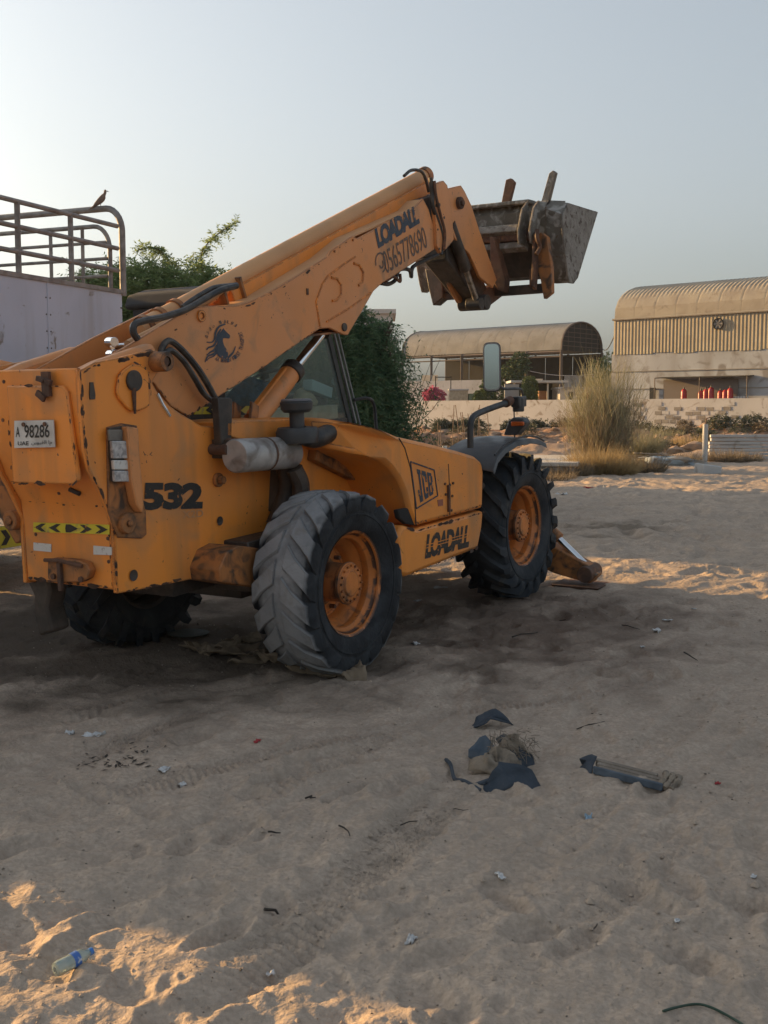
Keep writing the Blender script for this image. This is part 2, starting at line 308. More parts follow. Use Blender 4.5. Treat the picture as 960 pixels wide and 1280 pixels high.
def sand_mat():
    m = bpy.data.materials.new('desert_sand'); m.use_nodes = True; N = m.node_tree.nodes; K = m.node_tree.links; b = N['Principled BSDF']
    b.inputs['Roughness'].default_value = .95; b.inputs['Specular IOR Level'].default_value = .1
    tc = N.new('ShaderNodeTexCoord')
    def nz(s, d=6): n = N.new('ShaderNodeTexNoise'); n.inputs['Scale'].default_value = s; n.inputs['Detail'].default_value = d; K.new(tc.outputs['Object'], n.inputs[0]); return n.outputs[0]
    def mp(v, a, c, lo=0, hi=1): r = N.new('ShaderNodeMapRange'); r.inputs[1].default_value = a; r.inputs[2].default_value = c; r.inputs[3].default_value = lo; r.inputs[4].default_value = hi; K.new(v, r.inputs[0]); return r.outputs[0]
    def mx(f, a, c, bt='MIX'):
        x = N.new('ShaderNodeMix'); x.data_type = 'RGBA'; x.blend_type = bt
        if hasattr(f, 'is_output'): K.new(f, x.inputs[0])
        else: x.inputs[0].default_value = f
        for v, k in ((a, 6), (c, 7)):
            if hasattr(v, 'is_output'): K.new(v, x.inputs[k])
            else: x.inputs[k].default_value = (*v, 1)
        return x.outputs[2]
    c = mx(mp(nz(1.3, 7), .35, .65), (.50, .395, .31), (.42, .335, .265))
    c = mx(mp(nz(9, 8), .4, .7, 0, .6), c, (.31, .25, .20))
    c = mx(mp(nz(48, 6), .38, .62, 0, .55), c, (.30, .24, .185))
    c = mx(mp(nz(420, 2), .62, .72, 0, .55), c, (.07, .055, .042))          # dark grains
    c = mx(mp(nz(260, 2), .66, .74, 0, .5), c, (.58, .52, .43))             # pale grains
    # oily churned soil by the front wheel, painted shade under the machines, redder rubble on the far bank
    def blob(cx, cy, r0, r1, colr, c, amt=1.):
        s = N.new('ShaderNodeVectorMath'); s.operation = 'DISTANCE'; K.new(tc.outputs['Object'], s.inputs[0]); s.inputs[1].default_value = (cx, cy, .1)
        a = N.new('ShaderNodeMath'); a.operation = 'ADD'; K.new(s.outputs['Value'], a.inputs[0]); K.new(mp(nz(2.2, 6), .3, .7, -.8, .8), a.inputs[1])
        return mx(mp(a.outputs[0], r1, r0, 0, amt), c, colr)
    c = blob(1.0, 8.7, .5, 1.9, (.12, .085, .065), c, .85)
    c = blob(-1.3, 8.3, 1.0, 2.4, (.10, .078, .06), c, .85)  # shade under the loader, put into the sand colour
    c = blob(-3.3, 8.6, .8, 2.2, (.115, .09, .07), c, .9)  # shade by the trailer at the left, darkened in the colour
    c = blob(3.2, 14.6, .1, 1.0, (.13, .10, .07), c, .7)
    sx = N.new('ShaderNodeSeparateXYZ'); K.new(tc.outputs['Object'], sx.inputs[0])
    c = mx(mp(sx.outputs[1], 32, 44), c, mx(mp(nz(.7, 9), .42, .6), (.32, .185, .115), (.20, .13, .09)))
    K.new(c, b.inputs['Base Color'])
    b1 = N.new('ShaderNodeBump'); b1.inputs['Strength'].default_value = .75; b1.inputs['Distance'].default_value = .014; K.new(nz(42, 12), b1.inputs['Height'])
    b2 = N.new('ShaderNodeBump'); b2.inputs['Strength'].default_value = .7; b2.inputs['Distance'].default_value = .035; K.new(nz(8.5, 8), b2.inputs['Height']); K.new(b1.outputs[0], b2.inputs['Normal']); K.new(b2.outputs[0], b.inputs['Normal']); return m
SAND = sand_mat()
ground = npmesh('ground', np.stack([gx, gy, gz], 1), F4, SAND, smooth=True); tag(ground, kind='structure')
def gzat(x, y):
    if math.hypot(x, y) > 59: return zt(x, y)
    r = math.hypot(x, y); t = math.atan2(x, y); i = int(np.argmin(np.abs(rr - r))); j = int(np.argmin(np.abs(th - t)))
    return float(gz[i * na + j])

STUCCO = mat('cream_plaster', (.50, .49, .475), .9, var=(.42, .41, .395), vscale=.6, dirt=(.25, .21, .17), dscale=2.2, dlo=.56, dhi=.7, bump=.3, bscale=10)
CONCRETE = mat('stained_concrete', (.40, .42, .44), .9, var=(.32, .33, .34), vscale=.35, dirt=(.22, .21, .20), dscale=1.5, dlo=.52, dhi=.66, bump=.2, bscale=8, streak=((.25, .235, .22), 1.0, (1, 1, .15)))
BLOCKGREY = mat('exposed_blockwork', (.26, .24, .21), .95, var=(.21, .19, .165), vscale=4, bump=.4, bscale=15)
TANCLAD = mat('tan_corrugated_cladding', (.31, .265, .19), .7, var=(.27, .23, .165), vscale=.7, dirt=(.24, .17, .10), dscale=2.5, dlo=.6, dhi=.8)
ROOFSHEET = mat('weathered_roof_sheet', (.31, .275, .215), .7, var=(.25, .215, .17), vscale=.8, dirt=(.20, .165, .13), dscale=3, dlo=.58, dhi=.75)
ROOFGREY = mat('grey_roof_sheet', (.21, .205, .195), .75, var=(.165, .16, .15), vscale=.8, dirt=(.15, .135, .11), dscale=3, dlo=.58, dhi=.75)
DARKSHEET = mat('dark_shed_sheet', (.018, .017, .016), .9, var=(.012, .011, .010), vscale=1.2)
SHEDPOST = mat('brown_shed_post', (.10, .075, .06), .7)
WHITEWALL = mat('whitewashed_wall', (.50, .49, .48), .85, var=(.40, .39, .37), vscale=.8, dirt=(.25, .23, .2), dscale=3, dlo=.58, dhi=.75)
GREYBLUEWALL = mat('grey_blue_door', (.26, .29, .33), .7)
DARKVOID = mat('dark_opening', (.02, .02, .02), .9)

# two barrel-roofed sheds. local frame: a = along the long side, b = inward; corner (x0,y0)
def barrel_shed(root, p0, da, length, width, z0, eave, ridge, clad, roofm, bays, style):
    a = Vector((*da, 0)).normalized(); b = Vector((-a.y, a.x, 0)); P = Vector((*p0, 0))
    def at(s, t, z): return P + a * s + b * t + Vector((0, 0, z))
    half = width / 2; rise = ridge - eave
    def arc(k, n=14):
        t = math.pi * k / n; return half - half * math.cos(t) * 1.0, eave + rise * math.sin(t) ** .8
    bay = length / bays
    for i in range(bays):                               # roof sheets, each its own corrugated piece
        m = MB(); n = 14; nc = 10; rings = []
        for j in range(nc + 1):
            s = (i + j / nc * .995) * bay; off = .034 * (1 if j % 2 else 0)
            rings.append([at(s, *((lambda q: (q[0] + off * (q[0] - half) / half * 0, q[1] + off))(arc(k, n)))) for k in range(n + 1)])
        m.loft(rings, caps=False, closed=False); m.build('roof_sheet', roofm, root, angle=20, recalc=False)
    return at, arc, bay
W0 = [(12.61, 6.77), (12.65, 4.9), (12.69, 2.54)]          # left corner of the warehouse: x, z
wz0 = zt(14, 60)
wh = thing('warehouse', 'tan corrugated warehouse with barrel roof standing on a stained concrete lower wall', 'warehouse', (0, 0, 0))
pd = (6.4, -5.6)
atw, arcw, bayw = barrel_shed(wh, (W0[0][0], 62), pd, 13.2, 7.2, wz0, W0[0][1], W0[0][1] + 2.05, TANCLAD, ROOFSHEET, 11, 0)
ec, jc, bc = W0[0][1], W0[1][1], wz0 - .6
for i in range(11):                                     # cladding sheets, slightly uneven at the foot
    m = MB(); nc = 12; ring = []; lo = jc + random.uniform(-.06, .05)
    for j in range(nc + 1):
        s = (i + j / nc * .99) * 1.2; o = -.03 - (.019 if j % 2 else 0) + (i % 2) * .002; ring.append((atw(s, o, lo), atw(s, o, ec + .02)))
    m.loft([[p[0] for p in ring], [p[1] for p in ring]], caps=False, closed=False); m.build('cladding_sheet', TANCLAD, wh, angle=20, recalc=False)
MB().add([atw(s, t, z) for z in (bc, jc + .03) for s, t in ((-.12, 0.), (13.2, 0.), (13.2, 7.2), (-.12, 7.2))], [(0, 1, 5, 4), (1, 2, 6, 5), (2, 3, 7, 6), (3, 0, 4, 7), (4, 5, 6, 7)]).build('concrete_wall', CONCRETE, wh)
MB().add([atw(s, t, z) for z in (jc, ec + .0) for s, t in ((0, 0.06), (13.1, 0.06), (13.1, 7.1), (0, 7.1))], [(0, 1, 5, 4), (1, 2, 6, 5), (2, 3, 7, 6), (3, 0, 4, 7)]).build('inner_wall', TANCLAD, wh)
for s in (0.02, 13.15):
    m = MB(); pts = [atw(s, *arcw(k)) for k in range(15)]; m.add(pts, [tuple(range(15))]); m.build('gable', TANCLAD, wh, recalc=False)
m = MB(); m.tube([atw(-.05, -.1, ec), atw(13.2, -.1, ec)], .06, 6); m.build('eave_trim', ROOFSHEET, wh)
for z in (jc - .95, jc - 1.9):
    m = MB(); c0, c1 = atw(-.1, -.02, z), atw(13.2, -.02, z - .03); m.tube([c0, c1], .035, 4); m.build('pour_joint', BLOCKGREY, wh)
fc = atw(6.05, -.12, jc + 1.35)                         # round exhaust fan
an = Vector((pd[0], pd[1], 0)).normalized(); bn = Vector((-an.y, an.x, 0))
def disc_path(c, r, n=20): return [c + an * r * math.cos(2 * math.pi * k / n) + Vector((0, 0, r * math.sin(2 * math.pi * k / n))) for k in range(n + 1)]
fan = MB().tube(disc_path(fc, .27), .035, 6).build('fan_ring', DARKSHEET, wh)
MB().add([p + bn * .04 for p in disc_path(fc, .26)[:-1]], [tuple(range(20))]).build('fan_opening', mat('fan_grey', (.12, .11, .10), .6), fan, recalc=False)
m = MB()
for k in range(6):
    t = k * math.pi / 3; d = an * math.cos(t) + Vector((0, 0, math.sin(t))); e = an * -math.sin(t) + Vector((0, 0, math.cos(t)))
    m.add([fc, fc + d * .24 + e * .06, fc + d * .24 - e * .04], [(0, 1, 2)])
m.build('fan_blade', mat('fan_blade_grey', (.25, .23, .21), .5), fan, recalc=False)
# lean-to with gas bottles at the foot of the concrete wall
def atwp(px_s, off, z): return atw(px_s, -off, z)
zl = W0[2][1] - .05
cp = thing('lean_to_canopy', 'low dark pipe framed lean-to against the foot of the concrete warehouse wall', 'canopy')
s0, s1 = 2.95, 8.0
MB().add([atwp(s0, .02, zl + 1.12), atwp(s1, .02, zl + 1.12), atwp(s1, .85, zl + 1.06), atwp(s0, .85, zl + 1.06)] + [atwp(s0, .02, zl + 1.08), atwp(s1, .02, zl + 1.08), atwp(s1, .85, zl + 1.02), atwp(s0, .85, zl + 1.02)], [(0, 1, 2, 3), (7, 6, 5, 4), (0, 3, 7, 4), (3, 2, 6, 7), (2, 1, 5, 6)]).build('canopy_sheet', DARKSHEET, cp)
for s in (s0, (s0 + s1) / 2, s1): MB().tube([atwp(s, .85, zl - .6), atwp(s, .85, zl + 1.04)], .025, 6).build('post', SHEDPOST, cp)
MB().add([atwp(s0 + .1, .06, zl + .95), atwp(s1 - .8, .06, zl + .95), atwp(s1 - .8, .06, zl - .3), atwp(s0 + .1, .06, zl - .3)], [(0, 1, 2, 3)]).build('back_panel', mat('dusty_back_panel', (.16, .14, .125), .9), cp, recalc=False)
RED = mat('red_gas_bottle_paint', (.42, .02, .025), .4, var=(.32, .02, .02), vscale=6)
def gas_bottle(s, i, h=.80):
    c = atwp(s, .6, 0); g = thing('gas_bottle', i, 'gas bottle', (c.x, c.y, zl - .28), 0, 'red gas bottles under the warehouse lean-to')
    MB().lathe([(0, .10), (.02, .15), (h - .2, .15), (h - .1, .12), (h - .04, .06), (h - .04, .0)], axis='z', n=14).build('bottle_body', RED, g)
    MB().cyl((0, 0, h - .04), (0, 0, h + .06), .035, n=8).build('valve', DARKSTEEL, g); return g
gl = ['single red gas bottle standing apart at the left under the lean-to', 'left bottle of the middle trio of red gas bottles', 'middle bottle of the middle trio of red gas bottles', 'right bottle of the middle trio of red gas bottles',
      'left bottle of the right hand trio of red gas bottles', 'middle bottle of the right hand trio of red gas bottles', 'right bottle of the right hand trio of red gas bottles']
for s, l in zip((4.5, 5.45, 5.72, 6.0, 6.5, 6.76, 7.02), gl): gas_bottle(s, l, .78 if l[0] == 's' else .66 + .22 * random.random())
c = atwp(2.45, .12, zl + .2); m = MB(); m.obox(c, an * .16, bn * .03, (0, 0, .36)); e = m.build('electric_meter_box', DARKVOID); tag(e, 'small black box and conduit on the concrete wall left of the lean-to', 'meter box')
m = MB(); c = atwp(7.5, .5, zl + .08)
cr = thing('plastic_crate', 'pale slatted crate beside the red gas bottles', 'crate', tuple(c - Vector((0, 0, .3))))
for k in range(6): MB().obox(an * (-.38 + k * .15), an * .055, bn * .02, (0, 0, .28)).build('slat', WHITEWALL, cr)
MB().obox(-Vector((0, 0, .02)) - bn * -.12, an * .42, bn * .1, (0, 0, .24)).build('box_core', CREAM, cr)

# open hangar
HA = (1.45, 88.5); dh = Vector((12.4 - 1.45, 79 - 88.5, 0)); Lh = dh.length
hz0 = 1.1; he = 1.755 + 4.32; hr = 1.755 + 6.4
hg = thing('open_hangar', 'open sided shed with grey barrel roof behind the white yard wall', 'shed')
ath, arch, bh = barrel_shed(hg, HA, (dh.x, dh.y), Lh, 5.6, hz0, he, hr, DARKSHEET, ROOFGREY, 10, 0)
for i in range(6):
    for t in (0, 5.6):
        p = ath(Lh * i / 5, t, 0); MB().box(p.x - .09, p.x + .09, p.y - .09, p.y + .09, hz0 - 1, he).build('post', SHEDPOST, hg)
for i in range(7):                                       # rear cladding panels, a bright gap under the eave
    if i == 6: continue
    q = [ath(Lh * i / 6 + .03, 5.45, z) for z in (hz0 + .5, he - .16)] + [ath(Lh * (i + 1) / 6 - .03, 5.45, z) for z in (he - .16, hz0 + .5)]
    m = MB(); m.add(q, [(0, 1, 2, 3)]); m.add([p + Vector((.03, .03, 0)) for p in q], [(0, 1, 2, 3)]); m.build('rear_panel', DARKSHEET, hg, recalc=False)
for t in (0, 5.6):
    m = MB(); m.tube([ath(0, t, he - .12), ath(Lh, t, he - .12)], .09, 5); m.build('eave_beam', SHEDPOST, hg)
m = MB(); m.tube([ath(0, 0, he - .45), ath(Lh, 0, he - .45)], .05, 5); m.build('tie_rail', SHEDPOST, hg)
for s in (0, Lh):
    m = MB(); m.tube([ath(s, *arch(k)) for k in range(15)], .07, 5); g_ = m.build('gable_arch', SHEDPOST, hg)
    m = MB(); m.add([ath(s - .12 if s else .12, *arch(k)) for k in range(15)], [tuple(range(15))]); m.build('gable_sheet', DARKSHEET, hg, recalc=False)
for k in range(1, 6):                                    # truss members seen on the gable
    y0 = he + (hr - he) * k / 6.5; w = 2.8 * math.sqrt(max(0, 1 - (k / 6.6) ** 2)); m = MB(); m.tube([ath(Lh + .06, 2.8 - w, y0), ath(Lh + .06, 2.8 + w, y0)], .022, 4); m.build('truss_bar', SHEDPOST, hg)
for k in range(1, 7):
    t = 5.6 * k / 7; z1 = he + (hr - he) * math.sqrt(max(0, 1 - ((t - 2.8) / 2.8) ** 2)); m = MB(); m.tube([ath(Lh + .06, t, he), ath(Lh + .06, t, z1 - .05)], .022, 4); m.build('truss_bar', SHEDPOST, hg)
m = MB(); p = ath(2.0, -.1, he - 3.2); q = ath(3.6, -.1, he - 3.2)
m.add([p, q, q + Vector((0, 0, 1.7)), p + Vector((0, 0, 1.7))], [(0, 1, 2, 3)]); m.build('hanging_sheet', mat('pale_hanging_sheet', (.24, .235, .225), .8), hg, recalc=False)
m = MB(); m.tube([ath(0, 0, he - 3.3), ath(Lh * .62, 0, he - 3.3)], .06, 4); m.build('low_rail', ROOFGREY, hg)

# rear yard wall under the hangar (whitewashed), with a grey blue stretch
def wall_run(root, p, q, z0, z1, thick, m, name, piece=None):
    p, q = Vector((*p, 0)), Vector((*q, 0)); d = (q - p).normalized(); n = Vector((-d.y, d.x, 0)) * thick; L = (q - p).length; k = max(1, int(round(L / piece))) if piece else 1
    for i in range(k):
        a, b = p + d * (L * i / k + (.01 if i else 0)), p + d * (L * (i + 1) / k)
        mm = MB(); mm.add([v + Vector((0, 0, z)) for z in (z0, z1) for v in (a, b, b + n, a + n)], [(0, 1, 5, 4), (1, 2, 6, 5), (2, 3, 7, 6), (3, 0, 4, 7), (4, 5, 6, 7), (0, 3, 2, 1)]); mm.build(name, m, root)
y1 = thing('yard_wall', 'white yard wall in front of the open hangar', 'wall')
wall_run(y1, (-2.2, 84), (10.5, 75), .8, (6.81, 3.96)[1], .15, WHITEWALL, 'wall_panel', 3.2)
MB().add([((2.37, 2.73)[0], 81.1, 1.5), ((3.93, 2.73)[0], 79.8, 1.5), ((3.93, 2.73)[0], 79.8, 3.7), ((2.37, 2.73)[0], 81.1, 3.7)], [(0, 1, 2, 3)]).build('painted_patch', GREYBLUEWALL, y1, recalc=False)

# front boundary wall with broken plaster showing blocks
bw = thing('boundary_wall', 'long plastered boundary wall with patches of broken render', 'wall')
BW = [(-9, 75), (1.5, 66.), (9.6, 59.), (17.8, 52.), (27, 44.1)]
for a, b in zip(BW[:-1], BW[1:]): wall_run(bw, a, b, .2, 2.40, .2, STUCCO, 'wall_panel', 5.2)
dB = Vector((17.8 - 9.6, 52 - 59., 0)).normalized(); nB = Vector((-dB.y, dB.x, 0)) * -.014
rb = random.Random(11)
nblk = 0
for cx, cw in ((3.5, 1.5), (6.0, .8), (7.2, 1.2), (8.6, .9)):       # exposed blocks
    for row in range(5):
        for kk in range(int(cw * 2 / .42)):
            if rb.random() < .45 or nblk > 110: continue
            s = cx - cw + kk * .42 + (row % 2) * .21 + rb.uniform(-.02, .02); z = 2.15 - row * .21 - .05 * rb.random()
            c = Vector((9.6, 59., z)) + dB * s + nB; MB().obox(c, dB * .185, nB * .5, (0, 0, .085)).build('block', BLOCKGREY if rb.random() < .6 else STUCCO, bw, smooth=False); nblk += 1

# far white building behind the big tree
fb = thing('white_building', 'distant pale multi storey building behind the dark green tree', 'building')
FB = [(-0.85, 12.13), (1.27, 12.13), (-0.85, 3.03), (1.1, 10.46)]
x0, x1, zt_, zb = FB[0][0], FB[1][0], FB[0][1], FB[2][1]
PALEB = mat('pale_far_building', (.52, .51, .48), .8, var=(.45, .44, .42), vscale=.3)
MB().box(x0 - 5, x1 - .35, 120, 130, 0, zt_).build('wall', PALEB, fb); MB().box(x0 - 5.2, x1, 119.6, 130.4, zt_, zt_ + .45).build('roof_slab', PALEB, fb)
for k in range(4):
    zz = zt_ - 2.6 - k * 3.1
    MB().box(x1 - 2.2, x1 + .15, 119.2, 120, zz - 1.0, zz + .1).build('balcony', PALEB, fb)
    MB().box(x1 - 2.0, x1 - .9, 119.96, 120.1, zz + .25, zz + 1.7).build('window', DARKVOID, fb)

# low cream outbuilding and sheet canopy between hangar and warehouse
ob = thing('outbuilding', 'low cream block outbuilding with a dark doorway behind the boundary wall', 'outbuilding')
OB = [(10.94, 3.19), (13.17, 3.19), (9.34, 3.59), (11.53, 3.59), (7.95, 3.59)]
MB().box(OB[0][0], OB[1][0] + 1.5, 70, 74, .6, OB[0][1]).build('wall', STUCCO, ob)
MB().box(OB[0][0] - .1, OB[1][0] + 1.6, 69.9, 74.1, OB[0][1], OB[0][1] + .12).build('roof_slab', CONCRETE, ob)
MB().box(OB[0][0] + 1.45, OB[0][0] + 2.1, 69.95, 70.02, 1.9, OB[0][1] - .25).build('window', DARKVOID, ob)
MB().box(OB[0][0] + .55, OB[0][0] + .8, 69.95, 70.02, 2.3, OB[0][1] - .2).build('conduit', DARKSHEET, ob)
ca = thing('carport', 'dark open carport with a pale sheet roof behind the wing mirror', 'carport')
MB().box(OB[4][0], OB[3][0], 70.6, 74, OB[2][1], OB[2][1] + .14).build('roof', mat('pale_sheet', (.42, .43, .44), .6), ca)
MB().box(OB[4][0] + .1, OB[0][0], 73.2, 73.4, .6, OB[2][1]).build('rear_panel', DARKSHEET, ca)
for k in range(4): MB().box(OB[4][0] + .2 + k * 1.05, OB[4][0] + .3 + k * 1.05, 70.8, 70.9, .6, OB[2][1]).build('post', WHITEWALL, ca)
MB().box(OB[4][0] + 1.9, OB[4][0] + 2.5, 71.5, 72.3, .6, OB[2][1] - .5).build('store_box', mat('brown_store', (.25, .13, .07), .8), ca)
MB().box(OB[0][0] - 3.4, OB[0][0] - 2.5, 70.4, 70.6, .6, OB[2][1] - .1).build('door_panel', mat('grey_panel', (.30, .30, .30), .7), ca)
gw = thing('grey_side_wall', 'low grey wall between the hangar gable and the tan warehouse', 'wall'); q = [(13.15, 4.36), (16.76, 4.25)]
MB().box(q[0][0], q[1][0] + 3, 82, 82.2, .5, q[0][1]).build('wall_panel', CONCRETE, gw)
MB().box(q[0][0] + 1.2, q[0][0] + 1.32, 81.5, 81.62, .5, (13.55, 4.94)[1]).build('post', SHEDPOST, gw)
# utility fitting and wires from hangar to warehouse
wr = MB(); a = Vector(ath(Lh, 5.6, he + .3)); b = Vector(atw(0, 0, ec - .9))
wr.tube([a + (b - a) * t - Vector((0, 0, .35 * math.sin(math.pi * t))) for t in np.linspace(0, 1, 9)], .03, 5)
tag(wr.build('overhead_cable', DARKVOID), 'thin overhead cable from the hangar gable to the tan warehouse', 'cable')
wr = MB(); a = Vector(((8.62, 4.81)[0], 76, (8.62, 4.81)[1])); b = Vector(((14.12, 4.28)[0], 76, (14.12, 4.28)[1]))
wr.tube([a + (b - a) * t - Vector((0, 0, .3 * math.sin(math.pi * t))) for t in np.linspace(0, 1, 9)], .02, 5)
tag(wr.build('overhead_cable', WHITEWALL), 'pale drooping wire across the front of the hangar posts', 'cable')
# machines and boxes above the boundary wall
q = [(4.19, 3.13), (5.37, 2.47), (2.05, 3.03)]
ac = thing('rooftop_cabinet', 'small cream cabinet standing behind the boundary wall beside the pink shrub', 'cabinet')
MB().box(q[0][0], q[1][0], 72, 73, q[1][1] - 1, q[0][1]).build('body', CREAM, ac, bevel=.02); MB().box(q[0][0] - .05, q[1][0] + .05, 71.95, 73.05, q[0][1], q[0][1] + .1).build('lid', WHITEWALL, ac)
MB().box(q[1][0] + .05, q[1][0] + .7, 72, 72.8, q[1][1] - 1, q[0][1] - .2).build('side_unit', mat('dull_green', (.12, .17, .11), .7), ac)
gr = thing('metal_gate_frame', 'thin dark gate posts around the pink flowering shrub', 'gate')
for px in (-1, 1): MB().box((3.89, 2.54)[0] + px * .5 - .03, (3.89, 2.54)[0] + px * .5 + .03, 74, 74.06, 1.5, 4.1).build('post', DARKVOID, gr)
MB().box((3.89, 2.54)[0] - .5, (3.89, 2.54)[0] + .5, 74.005, 74.055, 4.0, 4.06).build('rail', DARKVOID, gr)

# foundation slab with starter bars
SL = [(1.47, 25.68), (4.29, 26.3)]
fs = thing('foundation_slab', 'low concrete foundation slab with a pale top edge beyond the front wheel', 'slab')
x0, x1, yy = -1.5, SL[1][0] + .1, 26.
MB().prism([(x0, yy + .6), (x1, yy - .2), (x1 + 1.2, yy + 4), (x0, yy + 5)], 'z', -.1, .50).build('slab_body', CONCRETE, fs, bevel=.02)
MB().prism([(x0, yy + .5), (x1 + .05, yy - .3), (x1 + 1.3, yy + 4.1), (x0, yy + 5.1)], 'z', .503, .60).build('slab_top', mat('pale_screed', (.50, .47, .42), .9, var=(.40, .37, .33), vscale=3), fs, bevel=.015)
rbm = mat('rusty_rebar', (.20, .14, .10), .8)
rb_ = random.Random(5)
for k, px in enumerate((563, 569, 574, 578, 583, 587, 592, 597, 603, 549, 545)):
    h = 1.35 if px > 555 else 1.0; x = (px - 480) / 1400 * 30; zb = .6; o = MB().tube([(0, 0, 0), (rb_.uniform(-.02, .02), 0, h * .5), (rb_.uniform(-.07, .07), rb_.uniform(-.05, .05), h * rb_.uniform(.8, 1))], .010, 5).build('starter_bar', rbm)
    o.location = (x, 28.6 + rb_.uniform(-.4, .8), zb); lab = 'thin rusty starter bar standing out of the foundation slab'
    tag(o, lab, 'rebar', 'starter bars in the foundation slab')
for px, h in ((566, .32), (582, .5), (596, .42), (553, .3)):
    o = MB().box(-.06, .06, -.06, .06, 0, h).build('concrete_stub', STUCCO, bevel=.01); o.location = ((px - 480) / 1400 * 29.5, 28.4, .6)
    tag(o, 'short pale concrete stub between the rusty starter bars', 'stub', 'concrete stubs on the foundation slab')

# stack of precast planks and its post at the right
pk = [(9.85, 0.55), (9.84, 1.18), (11.65, 0.52)]
ps = thing('precast_fence', 'stack of pale precast concrete planks at the right edge', 'fence')
for k in range(7):
    z = zt(11, 34) + .03 + k * .108; MB().box(pk[0][0] + random.uniform(0, .08), pk[0][0] + 3.6, 34 - random.uniform(0, .04), 34.12, z, z + .088).build('plank', STUCCO, ps, bevel=.012)
pp = [(9.16, 1.41), (9.19, 0.43)]
po = thing('pale_round_post', 'pale round post with a small top bracket beside the precast planks', 'post', (pp[0][0], 32, pp[1][1]))
MB().cyl((0, 0, -.1), (0, 0, pp[0][1] - pp[1][1]), .075, n=12).build('shaft', STUCCO, po)
MB().tube([(0, 0, pp[0][1] - pp[1][1]), (.02, 0, pp[0][1] - pp[1][1] + .16), (.12, 0, pp[0][1] - pp[1][1] + .19)], .015, 6).build('bracket', RUST, po)

# added block, unseen off to the left: casts the long shade across the middle ground
sh = thing('shade_block', 'plain unseen block added beyond the left edge of the view to cast shade', 'shade_block')
SHP = [(-7.5, 17.75), (-12.6, 32.4), (-16.9, 34.95), (-11.8, 20.3)]
MB().prism(SHP, 'z', -.2, 5.6).build('wall', STUCCO, sh)
MB().prism([(x * 1.0 + (-.15 if i > 1 else .15), y) for i, (x, y) in enumerate(SHP)], 'z', 5.6, 5.8).build('roof_slab', CONCRETE, sh)
# ------------------------------------------------------------------ THE TELEHANDLER (its own frame: X forward, Y left, Z up, origin under the rear right tyre)
tele = thing('telehandler', 'worn orange telescopic handler with raised boom and cement-caked bucket parked on the sand', 'telehandler')
N_ = R(2.95); Fv = Vector((math.sin(A_) * math.cos(N_), math.cos(A_) * math.cos(N_), math.sin(N_))); Lv = Vector((-math.cos(A_), math.sin(A_), 0)); Uv = Fv.cross(Lv)
tele.matrix_world = Matrix((( Fv.x, Lv.x, Uv.x, OX), (Fv.y, Lv.y, Uv.y, OY), (Fv.z, Lv.z, Uv.z, 0), (0, 0, 0, 1)))
TL = tele
def pr(name, pts, y0, y1, m, parent=TL, bevel=.006, **k): return MB().prism(pts, 'y', y0, y1).build(name, m, parent, bevel, **k)

# --- wheels
def tyre_geo(lugs=20, lugh=.034, lugw=.075, Wd=.40, worn=0.):
    b = MB(); prof = [(.055, .335), (.02, .37), (-.004, .43), (-.006, .455), (-.012, .458), (-.012, .466), (-.006, .469), (-.006, .49), (.004, .53), (-.001, .535), (.014, .548), (.045, .580), (.10, .594), (Wd / 2, .600)]
    prof = prof + [(Wd - a, r) for a, r in prof[-2::-1]]
    b.lathe(prof, n=72)
    rg = random.Random(2)
    for side in (0, 1):
        for k in range(lugs):
            a0 = 2 * math.pi * (k + .5 * side) / lugs; rings = []
            st = [(.03 if not side else .03, 0), (.12, .13), (.19, .25), (.217, .31), (.222, .335)]
            rad = [.598, .592, .575, .545, .50]; hh = [lugh, lugh, lugh + .004, lugh * .55, .004]
            for (d, da), r, h in zip(st, rad, hh):
                y = Wd / 2 + (-d if not side else d); 
                w = lugw * (1.25 if d < .1 else 1.0) * (1.35 if r < .56 else 1) / r; rr_ = r + h - worn * .01
                ring = []
                for aa, q in ((-w / 2, -.012), (-w / 2 * .8, h), (w / 2 * .8, h), (w / 2, -.012)):
                    ang = a0 + da + aa + rg.uniform(-.004, .004); R_ = r + q; nb = 0
                    if r < .58: nb = (.0 + q) * (-1 if not side else 1) * .55
                    ring.append((R_ * math.cos(ang), y + nb, R_ * math.sin(ang)))
                rings.append(ring)
            b.loft(rings)
    return b
def rim_geo():
    b = MB(); b.lathe([(.040, .342), (.030, .352), (.040, .338), (.075, .325), (.10, .300), (.115, .296), (.15, .300), (.165, .292), (.20, .262), (.225, .255), (.262, .248), (.275, .235), (.278, .15), (.268, .12), (.29, .10)], n=56)
    b.lathe([(.34, .338), (.33, .31), (.26, .30), (.05, .332)], n=48)
    return b
def hub_geo():
    b = MB(); b.lathe([(.29, .165), (.27, .165), (.262, .135), (.10, .128), (.085, .142), (.065, .142), (.060, .13)], n=36, caps=False)
    return b
def face_geo():
    b = MB(); b.lathe([(.064, .139), (.055, .132), (.050, .09), (.040, .082), (.038, .0)], n=36)
    for k in range(16):
        t = 2 * math.pi * k / 16; c = (.118 * math.cos(t), .050, .118 * math.sin(t)); b.cyl(c, (c[0], .038, c[2]), .0085, n=6)
    return b
def nuts_geo(b=None):
    b = MB()
    for k in range(10):
        t = 2 * math.pi * (k + .3) / 10; c = (.205 * math.cos(t), .278, .205 * math.sin(t)); b.cyl(c, (c[0], .235, c[2]), .016, n=6)
    return b
